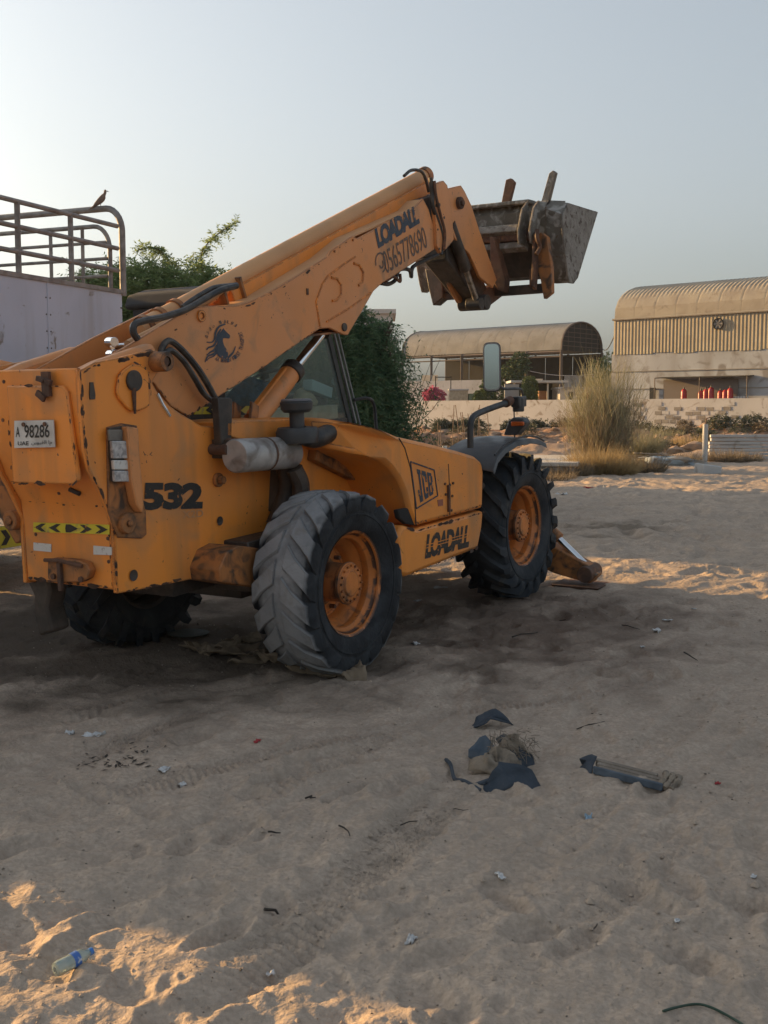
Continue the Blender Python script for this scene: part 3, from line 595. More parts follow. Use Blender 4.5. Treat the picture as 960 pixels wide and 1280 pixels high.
def wheel(loc, flip, tm, lug, label=None, spin=0):
    o = rim_geo().build('wheel', RIM, TL, angle=30); o.location = loc; o.rotation_euler = (0, spin, R(180) if flip else 0)
    if label: o['label'] = label
    tyre_geo(*lug).build('tyre', tm, o, angle=32)
    hub_geo().build('hub', ORANGE_DIRTY, o); face_geo().build('hub_face', RIM, o); nuts_geo().build('wheel_nut_ring', RUST, o)
    MB().lathe([(.278, .10), (.36, .10), (.36, .0)], n=20).build('brake_drum', DARKSTEEL, o)
    return o
GR_LUG = (18, .019, .14, .42, 0); DK_LUG = (20, .040, .060, .40, 0)
wheel((0, 0, .625), False, RUBBER_GREY, GR_LUG, 'rear wheel with worn pale grey tyre', .1)
lw_ = wheel((0, 2.2, .625), True, RUBBER_DARK, DK_LUG, 'far rear wheel with dark rim', .7); lw_.data = lw_.data.copy(); lw_.data.materials[0] = DARKSTEEL  # rim coloured darker than on the other wheels
wheel((2.75, 0, .63), False, RUBBER_DARK, DK_LUG, 'front wheel with darker deep lugged tyre', .35)
wheel((2.75, 2.2, .63), True, RUBBER_DARK, DK_LUG, None, .2)

# --- underbody
MB().cyl((0, .3, .62), (0, 1.9, .62), .11).box(-.16, .16, .85, 1.35, .48, .8).build('rear_axle', DARKSTEEL, TL, .01)
MB().cyl((2.75, .3, .63), (2.75, 1.9, .63), .11).box(2.58, 2.92, .85, 1.35, .48, .82).build('front_axle', DARKSTEEL, TL, .01)
MB().box(-.9, 3.5, .80, 1.40, .64, 1.05).box(-.5, 2.0, .5, .8, .62, .95).build('chassis', DARKSTEEL, TL, .01)
pr('axle_guard', [(-0.841, 0.834), (-0.764, 0.931), (-0.645, 0.953), (-0.402, 0.895), (-0.414, 0.707), (-0.485, 0.652), (-0.831, 0.752)], .46, .95, ORANGE_DIRTY, bevel=.01)

# --- rear: side plates and counterweight
SP = [(-1.655, 2.071), (-1.544, 2.113), (-1.343, 2.138), (-1.172, 2.168), (-1.035, 2.177), (-0.97, 2.119), (-0.995, 2.067), (-1.046, 2.035), (-1.091, 1.989), (-1.054, 1.936), (-0.956, 1.85), (-0.866, 1.797), (-0.766, 1.752), (-0.672, 1.707), (-0.438, 1.677), (0.021, 1.658), (0.363, 1.609), (0.365, 1.025), (0.019, 0.947), (-0.146, 0.893), (-0.323, 0.844), (-0.467, 0.804), (-0.545, 0.738), (-1.355, 0.775), (-1.472, 0.783), (-1.465, 1.19), (-1.555, 1.386), (-1.63, 1.516), (-1.655, 1.643), (-1.661, 1.865)]
pl1 = pr('side_plate', SP, .70, .735, ORANGE, bevel=.005, label='right side plate lettered 532')
pr('side_plate', SP, 1.465, 1.50, ORANGE)
TOPB = [(-1.525, 2.113), (-1.323, 2.138), (-1.15, 2.169), (-1.014, 2.177)]
# rounded top of the pivot housing behind the plate
PB = [(-1.6, 2.075), (-1.463, 2.122), (-1.01, 2.225), (-0.986, 2.177), (-0.956, 2.11), (-0.998, 2.025), (-1.335, 1.987), (-1.595, 1.995)]
pr('pivot_housing', PB, .74, .84, ORANGE_FADED, bevel=.03)
pr('pivot_housing', PB, 1.36, 1.46, ORANGE_FADED, bevel=.03)
# counterweight (bent rear face): profile taken along the plate's rear edge, spanning both plates and a little beyond on the left
EDGE = [(-1.645, 2.085), (-1.643, 1.86), (-1.637, 1.64), (-1.575, 1.47), (-1.478, 1.30), (-1.462, 1.18), (-1.462, .80)]
cw = MB()
inn = [(x + .30, z) for x, z in EDGE[::-1]]
cw.prism([(x - .004, z) for x, z in EDGE] + inn, 'y', .735, 1.465)
cwo = cw.build('counterweight', ORANGE, TL, .010)
lw = pr('left_wing', [(-1.60, 2.10), (-1.50, 2.145), (-1.3, 2.11), (-1.15, 2.0), (-.9, 1.3), (-1.3, 1.15), (-1.38, 1.4), (-1.55, 1.65)], 1.502, 1.60, ORANGE_FADED, bevel=.02)
# raised weld edge on the plate corner
m = MB(); m.tube([(x - .004, .716, z) for x, z in EDGE], .009, 6); m.build('weld_edge', ORANGE, pl1)
# hatch with latch
def rearf(y, z, off=0.0):   # point on the rear face at lateral y and height z
    for (x0, z0), (x1, z1) in zip(EDGE[:-1], EDGE[1:]):
        if z1 <= z <= z0: return Vector((x0 + (x1 - x0) * (z0 - z) / (z0 - z1) - .004 - off, y, z))
    return Vector((EDGE[0][0] - off, y, z))
hp = [(1.288, 1.996), (0.829, 1.99), (0.794, 1.954), (0.75, 1.464), (0.791, 1.436), (1.292, 1.428)]
hatch = MB().prism([(a, max(b, 1.60)) if False else (a, b) for a, b in hp], 'x', -1.672, -1.640).build('rear_hatch', ORANGE, TL, .010)
m = MB(); y, z = hp[1][0] + .11, hp[1][1] + .03
m.obox((-1.685, y, z - .02), (.012, 0, 0), (0, .03, 0), (0, 0, .07)); m.obox((-1.70, y, z + .0), (.012, 0, 0), (0, .055, .015), (0, -.005, .014)); m.obox((-1.70, y + .035, z - .085), (.01, 0, 0), (0, .03, .02), (0, -.01, .015)); m.cyl((-1.672, y, z), (-1.72, y, z), .012, n=8)
m.build('hatch_latch', RUST, hatch, .003)
# licence plate
P = [(1.233, 1.637), (0.896, 1.647), (0.895, 1.8), (1.217, 1.794)]
pp_ = MB().prism(P, 'x', -1.692, -1.686).build('licence_plate', WHITE, TL, .001)
def onplate(u, v, off=.003):   # u,v 0..1 from lower left as seen from behind
    a, b, c, d = [Vector((-1.692 - off, q[0], q[1])) for q in P]; return (a * (1 - u) + b * u) * (1 - v) + (d * (1 - u) + c * u) * v
lettering('plate_number', '98286', PLATE_BLACK, pp_, onplate(.27, .36), onplate(.89, .36), onplate(.27, .84), .012)
lettering('plate_letter', 'A', PLATE_BLACK, pp_, onplate(.05, .40), onplate(.15, .40), onplate(.05, .78), .012)
lettering('plate_text', 'UAE', PLATE_BLACK, pp_, onplate(.10, .09), onplate(.37, .09), onplate(.10, .24), .012)
lettering('plate_text', '\uFEE1\uFE8D \uFE8D\uFEDF\uFED8\uFEF4\uFEEE\uFEF3\uFEE6'[::-1], PLATE_BLACK, pp_, onplate(.44, .06), onplate(.94, .06), onplate(.44, .26), .004)
for u, v in ((.26, .86), (.80, .86)): p = onplate(u, v); MB().cyl(p, p + Vector((-.008, 0, 0)), .012, n=10).build('plate_screw', RUST, pp_)
# chevron strip, reflectors, hitch bracket on the lower rear face
def face_quad(name, m, px, off=.004, th=.004, parent=cwo):
    b = MB(); v = []
    for o_ in (0, th): v += [(x - o_, y, z) for x, y, z in px]
    b.add(v, [(0, 1, 2, 3), (7, 6, 5, 4), (0, 4, 5, 1), (1, 5, 6, 2), (2, 6, 7, 3), (3, 7, 4, 0)]); return b.build(name, m, parent)
def xq(lst, x): return [(x, a, b) for a, b in lst]
st = [(1.373, 1.107), (0.736, 1.128), (0.731, 1.185), (1.367, 1.166)]
strip = face_quad('warning_strip', YELLOW, xq(st, -1.470))
for k, u in enumerate((.10, .30, .52, .70, .90)):
    a, b, c, d = [Vector((-1.4765, *q)) for q in st]
    def sp_(u, v): return (a * (1 - u) + b * u) * (1 - v) + (d * (1 - u) + c * u) * v
    s = -1 if k < 2 else 1; w = .085
    pts = [sp_(u + s * w, .5), sp_(u - s * w * .2, .92), sp_(u - s * w * .9, .92), sp_(u - s * w * .1 if k != 2 else u - w, .5), sp_(u - s * w * .9, .08), sp_(u - s * w * .2, .08)]
    MB().add(pts, [(0, 1, 2, 3), (0, 3, 4, 5)]).build('chevron', DECAL_BLACK, strip, smooth=False, recalc=False)
face_quad('reflector', REFLECT, xq([(1.386, 0.992), (1.233, 0.992), (1.228, 1.041), (1.381, 1.042)], -1.468))
face_quad('reflector', REFLECT, xq([(0.877, 1.001), (0.729, 1.007), (0.725, 1.054), (0.873, 1.054)], -1.468))
hb = [(1.225, 0.84), (1.215, 0.948), (1.172, 0.966), (0.971, 0.97), (0.893, 0.956), (0.864, 0.915), (0.888, 0.866), (0.943, 0.838), (1.186, 0.818)]
hk = MB().prism(hb, 'x', -1.52, -1.465).build('hitch_plate', ORANGE_DIRTY, TL, .008)
q = hb[1]; MB().box(-1.545, -1.52, q[0] - .13, q[0] - .10, q[1] - .17, q[1]).build('hitch_bar', RUST, hk, .003)
MB().tube([(-1.53, hb[1][0] + .01, hb[1][1] + .005), (-1.545, hb[1][0] - .12, hb[1][1] + .015), (-1.53, hb[1][0] - .3, hb[1][1] - .01)], .013, 6).build('hitch_lip', RUST, hk)
for u in (.05, .28): MB().cyl((-1.52, hb[1][0] - u, hb[1][1] - .09), (-1.535, hb[1][0] - u, hb[1][1] - .09), .018, n=8).build('hitch_bolt', RUST, hk)
for (y, z) in [(1.36, 1.092), (0.757, 1.103), (0.761, 0.966), (1.081, 1.361), (1.367, 1.795), (1.069, 1.781), (1.331, 2.018)]: 
    MB().cyl((rearf(y, z).x - .004, y, z), (rearf(y, z).x + .002, y, z), .011, n=10).build('bolt_hole', RUST, cwo)
e = [(0.96, 1.39), (0.891, 1.365)]; MB().tube([(-1.545, e[0][0], e[0][1]), (-1.535, e[1][0], e[1][1])], .014, 8).build('slot_hole', DARKSTEEL, cwo)
# lifting lug at the left bottom corner, broken foot below the face
lg = [(1.551, 1.17)][0]
lo = MB().cyl((-1.50, lg[0], lg[1]), (-1.40, lg[0], lg[1]), .062, n=20).cyl((-1.515, lg[0], lg[1]), (-1.49, lg[0], lg[1]), .03, n=6).build('left_lug', ORANGE_DIRTY, TL, .006)
ft = [(1.542, 0.88), (1.365, 0.863), (1.35, 0.724), (1.388, 0.619), (1.345, 0.472), (1.478, 0.427), (1.521, 0.582), (1.496, 0.686), (1.546, 0.768)]
MB().prism(ft, 'x', -1.40, -1.25).build('stabiliser_bracket', DARKSTEEL, TL, .02)
MB().prism([(a, b) for a, b in [(1.628, 1.529), (1.51, 1.407), (1.496, 1.047), (1.608, 1.01), (1.751, 1.196), (1.76, 1.399)]], 'x', -1.42, -1.36).build('wing_gusset', ORANGE_DIRTY, TL, .01)

# --- tail light recess on the right plate
RC = [(-1.488, 1.748), (-1.374, 1.764), (-1.245, 1.742), (-1.257, 1.423), (-1.212, 1.227), (-1.216, 1.093), (-1.258, 1.075), (-1.452, 1.109), (-1.515, 1.266)]
rc = pr('lamp_recess', RC, .690, .701, ORANGE_DIRTY, bevel=.004)
MB().prism([(-1.49, 1.744), (-1.363, 1.749), (-1.369, 1.435), (-1.49, 1.439)], 'y', .672, .689).build('lamp_housing', DARKSTEEL, TL, .004)
pr('lamp_top', [(-1.511, 1.736), (-1.398, 1.729), (-1.403, 1.665), (-1.51, 1.673)], .655, .671, DUSTYGREY)
for k, (a, b) in enumerate(((551, 573), (575, 587), (588, 602))):
    pts = [(-1.497, 1.672), (-1.378, 1.663), (-1.377, 1.427), (-1.491, 1.439)]
    t0, t1 = (a - 551) / 51, (b - 551) / 51
    def L2(p, q, t): return (p[0] + (q[0] - p[0]) * t, p[1] + (q[1] - p[1]) * t)
    pr('lamp_lens', [L2(pts[0], pts[3], t0), L2(pts[1], pts[2], t0), L2(pts[1], pts[2], t1), L2(pts[0], pts[3], t1)], .645, .671, (LAMPLENS, REFLECT, LAMPLENS)[k], bevel=.006)
pr('lamp_guard', [(-1.391, 1.747), (-1.302, 1.732), (-1.305, 1.616), (-1.291, 1.287), (-1.309, 1.233), (-1.356, 1.295), (-1.384, 1.438)], .625, .690, ORANGE_FADED, bevel=.008)
c = (-1.39, 1.186)
MB().cyl((c[0], .70, c[1]), (c[0], .655, c[1]), .062, n=22).cyl((c[0], .655, c[1]), (c[0], .638, c[1]), .022, n=6).build('pivot_boss', ORANGE_DIRTY, TL, .006)
pr('key_slot', [(-1.426, 1.316), (-1.388, 1.311), (-1.387, 1.245), (-1.396, 1.214), (-1.434, 1.219)], .6925, .70, DARKSTEEL, bevel=0)
# pin cap with keeper, raised round doubler
D = [(-1.377, 2.034), (-1.336, 2.069), (-1.243, 2.1), (-1.139, 2.065), (-1.134, 1.957), (-1.142, 1.863), (-1.198, 1.833), (-1.291, 1.828), (-1.364, 1.883), (-1.404, 1.944)]
D = [(p.x, p.z) for p in smooth_path([(x, 0, z) for x, z in D + D[:1]], 4)][:-1]
db = pr('pivot_doubler', D, .680, .699, ORANGE, bevel=.010)
c = (-1.269, 2.003)
MB().cyl((c[0], .68, c[1]), (c[0], .662, c[1]), .062, n=24).build('pin_cap', DARKSTEEL, db, .006)
MB().tube([(c[0] - .01, .668, c[1] - .04), (c[0] - .012, .668, c[1] - .19)], [.016, .008], 6).build('pin_keeper', RUST, db)
c2 = (-1.579, 1.954); MB().prism([(c2[0] - .012, c2[1] + .05), (c2[0] + .012, c2[1] + .05), (c2[0] + .022, c2[1] - .02), (c2[0] + .018, c2[1] - .045), (c2[0] - .02, c2[1] - .045), (c2[0] - .022, c2[1] - .02)], 'y', .693, .70).build('keyhole', DARKSTEEL, pl1)
for p, r in (((-0.537, 1.083), .030), ((-1.341, 0.868), .034)):
    MB().lathe([(0, r), (.004, r * .6), (.004, 0)], (p[0], .692, p[1]), n=18).build('drain_hole', DARKSTEEL, pl1)
c = (-0.542, 1.35); MB().cyl((c[0], .70, c[1]), (c[0], .675, c[1]), .045, n=18).cyl((c[0], .676, c[1]), (c[0], .64, c[1]), .028, n=6).build('side_bolt', ORANGE_DIRTY, TL, .004)
# boss tube at the top of the plate
c = (-1.056, 2.11)
MB().lathe([(0, .030), (0, .056), (.015, .060), (.13, .060), (.14, .075), (.16, .075)], (c[0], .60, c[1]), n=24).build('pivot_pin_boss', ORANGE_DIRTY, TL)
MB().cyl((c[0], .61, c[1]), (c[0], .64, c[1]), .03, n=6).build('pivot_pin_bolt', RUST, TL)
# faded repair patches and 532 lettering
T = [(-1.242, 1.241), (-0.699, 1.182), (-1.216, 1.405), (-0.686, 1.359)]
def L3(p, y): return (p[0], y, p[1])
lettering('model_lettering', '532', DECAL_BLACK, pl1, L3(T[0], .6955), L3(T[1], .6955), L3(T[2], .6955), .06, 0, .95)
lettering('small_lettering', 'X2D', DECAL_PALE, pl1, L3((-0.89, 1.146), .6955), L3((-0.695, 1.131), .6955), L3((-0.887, 1.191), .6955), .01)

# --- boom
BN = [(-1.334, 2.123), (-0.543, 2.446), (-0.353, 2.467), (-0.081, 2.474), (0.05, 2.499), (0.232, 2.554), (0.52, 2.66), (1.041, 2.873), (1.076, 2.911), (1.382, 3.047), (1.462, 3.035), (2.369, 3.356), (2.525, 3.452), (2.62, 3.368), (2.7, 3.24), (2.706, 3.035), (2.376, 2.912), (1.816, 2.707), (1.677, 2.637), (1.526, 2.501), (1.33, 2.33), (1.282, 2.286), (1.215, 2.292), (1.031, 2.338), (0.903, 2.331), (0.712, 2.259), (0.199, 2.059), (-0.307, 1.873), (-0.609, 1.758), (-0.769, 1.832), (-0.916, 1.986), (-1.073, 1.933), (-1.336, 1.943)]
boom = pr('boom_side_plate', BN, .85, .875, ORANGE_FADED, bevel=.005, label='right side of the boom with phone number and horse emblem')
BF = [p for p in BN]
pr('boom_side_plate', [(-1.407, 2.083), (-0.953, 2.265), (-0.372, 2.469), (-0.156, 2.491)] + BN[3:30], 1.325, 1.35, ORANGE_FADED, bevel=.005)
def topdeck(i0, i1, y0, y1, dz, m, name):
    pts = BN[i0:i1]; b = MB(); n = len(pts)
    b.loft([[(x, y0, z - dz) for x, z in pts] + [(x, y0, z - dz - .012) for x, z in pts[::-1]], [(x, y1, z - dz) for x, z in pts] + [(x, y1, z - dz - .012) for x, z in pts[::-1]]])
    return b.build(name, m, TL)
# boom top face: a straight box section from the tip back to the pivot end
TD = [BN[12], BN[11], BN[9], BN[7], BN[5], BN[3]]
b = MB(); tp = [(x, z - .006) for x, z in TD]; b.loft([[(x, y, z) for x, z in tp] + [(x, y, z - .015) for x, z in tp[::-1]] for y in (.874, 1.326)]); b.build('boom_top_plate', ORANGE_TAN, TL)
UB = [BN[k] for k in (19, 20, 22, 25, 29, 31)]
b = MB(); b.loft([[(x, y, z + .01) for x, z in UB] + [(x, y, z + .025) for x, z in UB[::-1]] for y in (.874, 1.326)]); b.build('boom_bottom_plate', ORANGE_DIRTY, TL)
# stamped reinforcement outline and pockets on the side plate
def groove(name, pts, r=.008, y=.848, m=ORANGE): 
    b = MB(); b.tube([(x, y, z) for x, z in pts], r, 6); return b.build(name, m, boom)
groove('reinforcement_edge', [(1.416, 2.891), (1.254, 2.826), (1.029, 2.725), (0.951, 2.662), (0.86, 2.53), (0.901, 2.349)], .008, .8475)
groove('reinforcement_edge', [(0.988, 2.385), (1.314, 2.495), (1.625, 2.623)], .008, .8475)
for pts in ([(1.072, 2.715), (1.148, 2.713), (1.2, 2.667), (1.196, 2.595), (1.138, 2.55), (1.072, 2.542)], [(1.39, 2.84), (1.471, 2.833), (1.526, 2.78), (1.511, 2.705), (1.45, 2.672)]): groove('pressed_ring', smooth_path([(x, .848, z) for x, z in pts], 4) and pts, .011, .848)
for px, r in (((-0.448, 2.398), .040),): MB().lathe([(0, r), (-.012, r * .95), (-.012, r * .55), (-.002, r * .5), (-.002, 0)], (px[0], .848, px[1]), n=22).build('boom_boss', ORANGE, boom)
for p in ((1.226, 2.347),): MB().cyl((p[0], .852, p[1]), (p[0], .835, p[1]), .032, n=16).build('ram_pin', DARKSTEEL, TL, .004)
p = (0.751, 2.601); MB().box(p[0] - .01, p[0] + .012, .842, .851, p[1] - .025, p[1] + .02).build('stud', RUST, boom)
for p in [(1.128, 2.926), (1.389, 3.029)]: MB().cyl((p[0], .852, p[1] - .012), (p[0], .84, p[1] - .012), .010, n=8).build('stud', ORANGE, boom)
# lettering on the boom
b1 = [L3(p, .8465) for p in [(1.764, 2.976), (2.454, 3.238), (1.711, 3.129), (2.392, 3.385)]]
lettering('name_lettering', 'LOADALL', DECAL_BLUE, boom, b1[0], b1[1], b1[2], .055, 0, .85)
b2 = [L3(p, .8465) for p in [(1.878, 2.78), (2.586, 3.047), (1.812, 2.954), (2.523, 3.217)]]
lettering('phone_number', '0565778690', DECAL_FADED, boom, b2[0], b2[1], b2[2], .0, 0, .95)
hc = [(1.794, 2.858)][0]
m = MB()
def arc2(cx, cz, r, a0, a1, wd, n=10, sx=1):
    P1 = []; P2 = []
    for k in range(n + 1):
        t = R(a0 + (a1 - a0) * k / n); P1.append((cx + sx * r * math.cos(t), .8465, cz + r * math.sin(t))); P2.append((cx + sx * (r - wd) * math.cos(t), .8465, cz + (r - wd) * math.sin(t)))
    return P1 + P2, [(i, i + 1, n + 2 + i, n + 1 + i) for i in range(n)]
m.add(*arc2(hc[0], hc[1] + .01, .085, -70, 200, .014)); m.add(*arc2(hc[0] + .01, hc[1], .038, -160, 60, .016)); m.build('phone_symbol', DECAL_FADED, boom, smooth=False, recalc=False)
# horse emblem: body, mane locks, ring and circular lettering (flat print)
o0, o1, o2 = [np.array(p) for p in [(-0.56, 2.067), (0.015, 2.057), (-0.533, 2.421)]]
o3 = np.array((0.041, 2.435))
def hz(u, v):      # emblem sheet coordinates 0..960 to the plate
    a, b_ = u / 960, 1 - v / 960; p = (o0 * (1 - a) + o1 * a) * (1 - b_) + (o2 * (1 - a) + o3 * a) * b_; return (float(p[0]), .8463, float(p[1]))
def hpoly(pts): m = MB(); m.add([hz(*p) for p in pts], [tuple(range(len(pts)))]); return m
em = hpoly([(525, 275), (545, 310), (590, 355), (635, 395), (640, 425), (625, 455), (590, 450), (545, 445), (515, 455), (515, 500), (535, 570), (585, 650), (605, 710), (600, 770), (560, 800), (500, 795), (440, 760), (405, 700), (405, 600), (420, 520), (430, 430), (460, 360), (500, 310)]).build('horse_emblem', DECAL_BLUE, boom, smooth=False, recalc=False)
def stroke(pts, w0, w1, m=DECAL_BLUE, name='mane_lock'):
    P = [Vector((a, b_, 0)) for a, b_ in pts]; P = smooth_path(P, 5); n = len(P); v = []
    for i, p in enumerate(P):
        d = (P[min(i + 1, n - 1)] - P[max(i - 1, 0)]).normalized(); q = Vector((-d.y, d.x, 0)) * (w0 + (w1 - w0) * i / (n - 1)) * math.sin(math.pi * min(.5, .15 + i / n)); v += [hz(p.x + q.x, p.y + q.y), hz(p.x - q.x, p.y - q.y)]
    b = MB(); b.add(v, [(2 * i, 2 * i + 2, 2 * i + 3, 2 * i + 1) for i in range(n - 1)]); return b.build(name, m, boom if name == 'emblem_ring' else em, smooth=False, recalc=False)
stroke([(560, 205), (450, 250), (390, 350), (375, 450), (330, 515), (240, 515)], 22, 8)
stroke([(480, 290), (430, 380), (400, 500), (350, 580), (270, 610), (240, 650)], 24, 10)
stroke([(410, 560), (380, 640), (300, 690), (240, 740)], 26, 8)
stroke([(405, 640), (370, 710), (260, 760), (215, 860)], 24, 8)
stroke([(420, 700), (350, 760), (280, 790), (240, 840)], 14, 5)
stroke([(600, 790), (650, 740), (700, 680), (735, 590)], 24, 8)
def ring_text(s, a0, a1, r, h, w, m, top=False, ell=1.06):
    b = MB()
    for k, ch in enumerate(s):
        if ch == ' ': continue
        t = R(a0 + (a1 - a0) * k / (len(s) - 1)); v, f = text_geo(ch, .01); c = (550 + r * math.cos(t), 510 - ell * r * math.sin(t))
        if top: ux, uy = math.sin(t), math.cos(t)
        else: ux, uy = -math.sin(t), -math.cos(t)
        pts = []
        for a, d in v:
            a = (a - .5) * w; d = (d - .5) * h; pts.append(hz(c[0] + ux * a - (-uy) * d * (1) * (-1 if top else 1) * 0 + (math.cos(t) if top else -math.cos(t)) * d, c[1] + uy * a + (-math.sin(t) if top else math.sin(t)) * d))
        b.add(pts, f)
    return b
ring_text('AA MARIN FIRST TRANSPORT', 242, 388, 305, 70, 34, DECAL_BLACK).build('emblem_lettering', DECAL_BLUE, boom, smooth=False, recalc=False)
ring_text('\uFEE3\uFEAE\uFBFE\uFEE6 \uFE8D\uFEDF\uFE8E\uFEED\uFEDF', 165, 55, 325, 55, 46, DECAL_FADED, True).build('emblem_lettering', DECAL_FADED, boom, smooth=False, recalc=False)

# --- displacement tube riding on the boom
tb = [(-0.533, 2.392), (0.88, 2.945), (2.981, 3.713)]
t0, t1 = Vector((tb[0][0], 1.1, tb[0][1])), Vector((tb[2][0], 1.1, tb[2][1]))
dn = (t1 - t0).normalized(); upn = Vector((0, 1, 0)).cross(dn) * -1
if upn.z < 0: upn = -upn
tube = MB().tube([t0 - dn * .25, t1], .070, 20).build('boom_top_tube', ORANGE_TAN, TL, angle=50)
ch = MB(); c0, c1 = t0 + dn * .65 - upn * .085, t1 - dn * .05 - upn * .085
ch.obox((c0 + c1) / 2, (c1 - c0) / 2, Vector((0, .085, 0)), upn * .055); ch.build('tube_channel', ORANGE, TL, .006)
MB().tube([t1 - dn * .02, t1 + dn * .05], .082, 20).build('tube_cap', ORANGE_DIRTY, tube)
for s in (-.2, -.05, .12): MB().tube([t0 + dn * s, t0 + dn * (s + .04)], .083, 20).build('tube_collar', ORANGE_DIRTY, tube)
for s in (.55, .75): MB().obox(t0 + dn * s - upn * .08, dn * .012, Vector((0, .11, 0)), upn * .11).build('tube_bracket', ORANGE_DIRTY, TL, .004)
MB().tube([(x, .93, z) for x, z in [(-1.036, 2.217), (-0.821, 2.291), (-0.555, 2.394), (-0.254, 2.525), (-0.135, 2.582)]], .030, 10).build('feed_pipe', ORANGE_TAN, TL)
# --- hoses over the boom root
def hose(name, pts, r, m=HOSE): return MB().tube(smooth_path([tuple(p) for p in pts], 6), r, 8).build(name, m, TL)
def hy(y, lst): return [(x, y, z) for x, z in lst]
hose('hydraulic_hose', hy(.84, [(-1.045, 2.248), (-1.076, 2.285), (-1.066, 2.333), (-0.982, 2.358), (-0.803, 2.385), (-0.601, 2.434), (-0.418, 2.505), (-0.253, 2.567), (-0.076, 2.606)]), .022)
hose('hydraulic_hose', hy(.88, [(-0.584, 2.451), (-0.489, 2.5), (-0.343, 2.561), (-0.244, 2.591), (-0.025, 2.616)]), .016)
hose('hydraulic_hose', hy(.80, [(-0.895, 2.131), (-0.876, 2.198), (-0.808, 2.237), (-0.695, 2.178), (-0.567, 2.071), (-0.48, 1.973), (-0.393, 1.856)]), .021)
hose('hydraulic_hose', hy(.78, [(-0.885, 2.091), (-0.88, 2.149), (-0.82, 2.178), (-0.708, 2.108), (-0.611, 1.996), (-0.533, 1.902), (-0.403, 1.825)]), .019)
hose('hydraulic_hose', hy(.79, [(-0.928, 2.121), (-0.868, 2.169), (-0.753, 2.148), (-0.627, 2.037), (-0.469, 1.859)]), .012, RUST)
hose('hydraulic_hose', hy(.83, [(2.624, 3.635), (2.647, 3.517), (2.656, 3.396), (2.766, 3.244), (2.82, 3.124), (2.785, 2.998)]), .020)
hose('hydraulic_hose', hy(.80, [(2.64, 3.607), (2.663, 3.482), (2.743, 3.321), (2.811, 3.19), (2.79, 3.037)]), .013, RUST)
hose('hydraulic_hose', hy(.95, [(2.379, 3.631), (2.504, 3.693), (2.672, 3.707), (2.754, 3.65), (2.807, 3.546)]), .014)
hose('hydraulic_hose', hy(.95, [(1.955, 2.719), (2.083, 2.718), (2.19, 2.756), (2.233, 2.824), (2.314, 2.855), (2.437, 2.849), (2.462, 2.796), (2.493, 2.879), (2.694, 2.945), (2.962, 3.018)]), .018)
hose('hydraulic_hose', hy(.9, [(1.95, 2.729), (2.081, 2.774), (2.184, 2.739), (2.187, 2.805)]), .013, RUST)
MB().tube([(x, .70, z) for x, z in [(-1.055, 1.921), (-1.012, 1.853), (-0.954, 1.782)]], .012, 8).build('chrome_link', CHROME, TL)
# fittings between the boom plates
p = (-1.127, 2.205); MB().cyl((p[0] - .02, .95, p[1]), (p[0] + .16, 1.0, p[1] + .01), .018).cyl((p[0] - .02, .93, p[1] + .028), (p[0] + .0, 1.0, p[1] + .03), .030).cyl((p[0] - .02, .93, p[1] - .045), (p[0], 1.0, p[1] - .045), .028).build('pipe_fitting', CHROME, TL, .003)
p = (-0.444, 1.821)
# black upright strut beside the silencer
pr('black_strut', [(-0.608, 1.879), (-0.49, 1.874), (-0.467, 1.858), (-0.497, 1.553), (-0.6, 1.551)], .60, .66, DARKSTEEL, bevel=.008)
p = (-0.584, 1.55); MB().cyl((p[0], .56, p[1]), (p[0], .70, p[1]), .035, n=16).cyl((p[0] + .04, .54, p[1] + .05), (p[0] + .04, .70, p[1] + .05), .02, n=8).build('strut_pin', RUST, TL, .004)
# web behind the strut with chevrons
wb = pr('rear_deck', [(-0.416, 1.837), (0.378, 1.801), (0.366, 1.623), (-0.428, 1.674)], 1.36, 1.44, DARKSTEEL, bevel=.004)
cq = [(0.021, 1.739), (0.829, 1.708), (0.832, 1.764), (0.05, 1.789)]
cs = pr('warning_strip', cq, 1.350, 1.358, YELLOW, bevel=0)
for k in range(4):
    x = cq[0][0] + .12 + k * .17; z = (cq[0][1] + cq[3][1]) / 2 - k * .012; MB().add([(x, 1.347, z), (x + .07, 1.347, z + .035), (x + .13, 1.347, z + .035), (x + .06, 1.347, z), (x + .13, 1.347, z - .035), (x + .07, 1.347, z - .035)], [(0, 1, 2, 3), (0, 3, 4, 5)]).build('chevron', DECAL_BLACK, cs, smooth=False, recalc=False)

# --- lift ram: barrel with square wrap, chrome rod
a, b_, c = [Vector((x, 1.08, z)) for x, z in [(0.34, 1.665), (0.855, 2.028), (1.303, 2.338)]]
d = (b_ - a).normalized(); n_ = Vector((0, 1, 0)).cross(d)
ram = MB(); ram.tube([a, b_], .078, 24); ram = ram.build('lift_ram', ORANGE_FADED, TL, angle=50)
MB().obox((a + b_) / 2 - d * .03, d * ((b_ - a).length / 2 - .04), Vector((0, .028, 0)), n_ * .088).build('ram_wrap', ORANGE, ram, .012)
MB().tube([b_ - d * .05, b_ + d * .03], .090, 24).build('ram_gland', DARKSTEEL, ram, .008)
MB().tube([b_, c + d * .05], .036, 20).build('ram_rod', CHROME, ram, angle=50)
MB().tube([c - d * .04, c + d * .09], .06, 14).build('rod_eye', DARKSTEEL, ram)
for s in (-.5, .5): MB().obox(a + d * .03 + Vector((-.12, s * .16, 0)), Vector((.02, 0, .12)), Vector((0, .012, 0)), Vector((.04, 0, -.02))).build('ram_bracket', ORANGE_DIRTY, TL, .004)

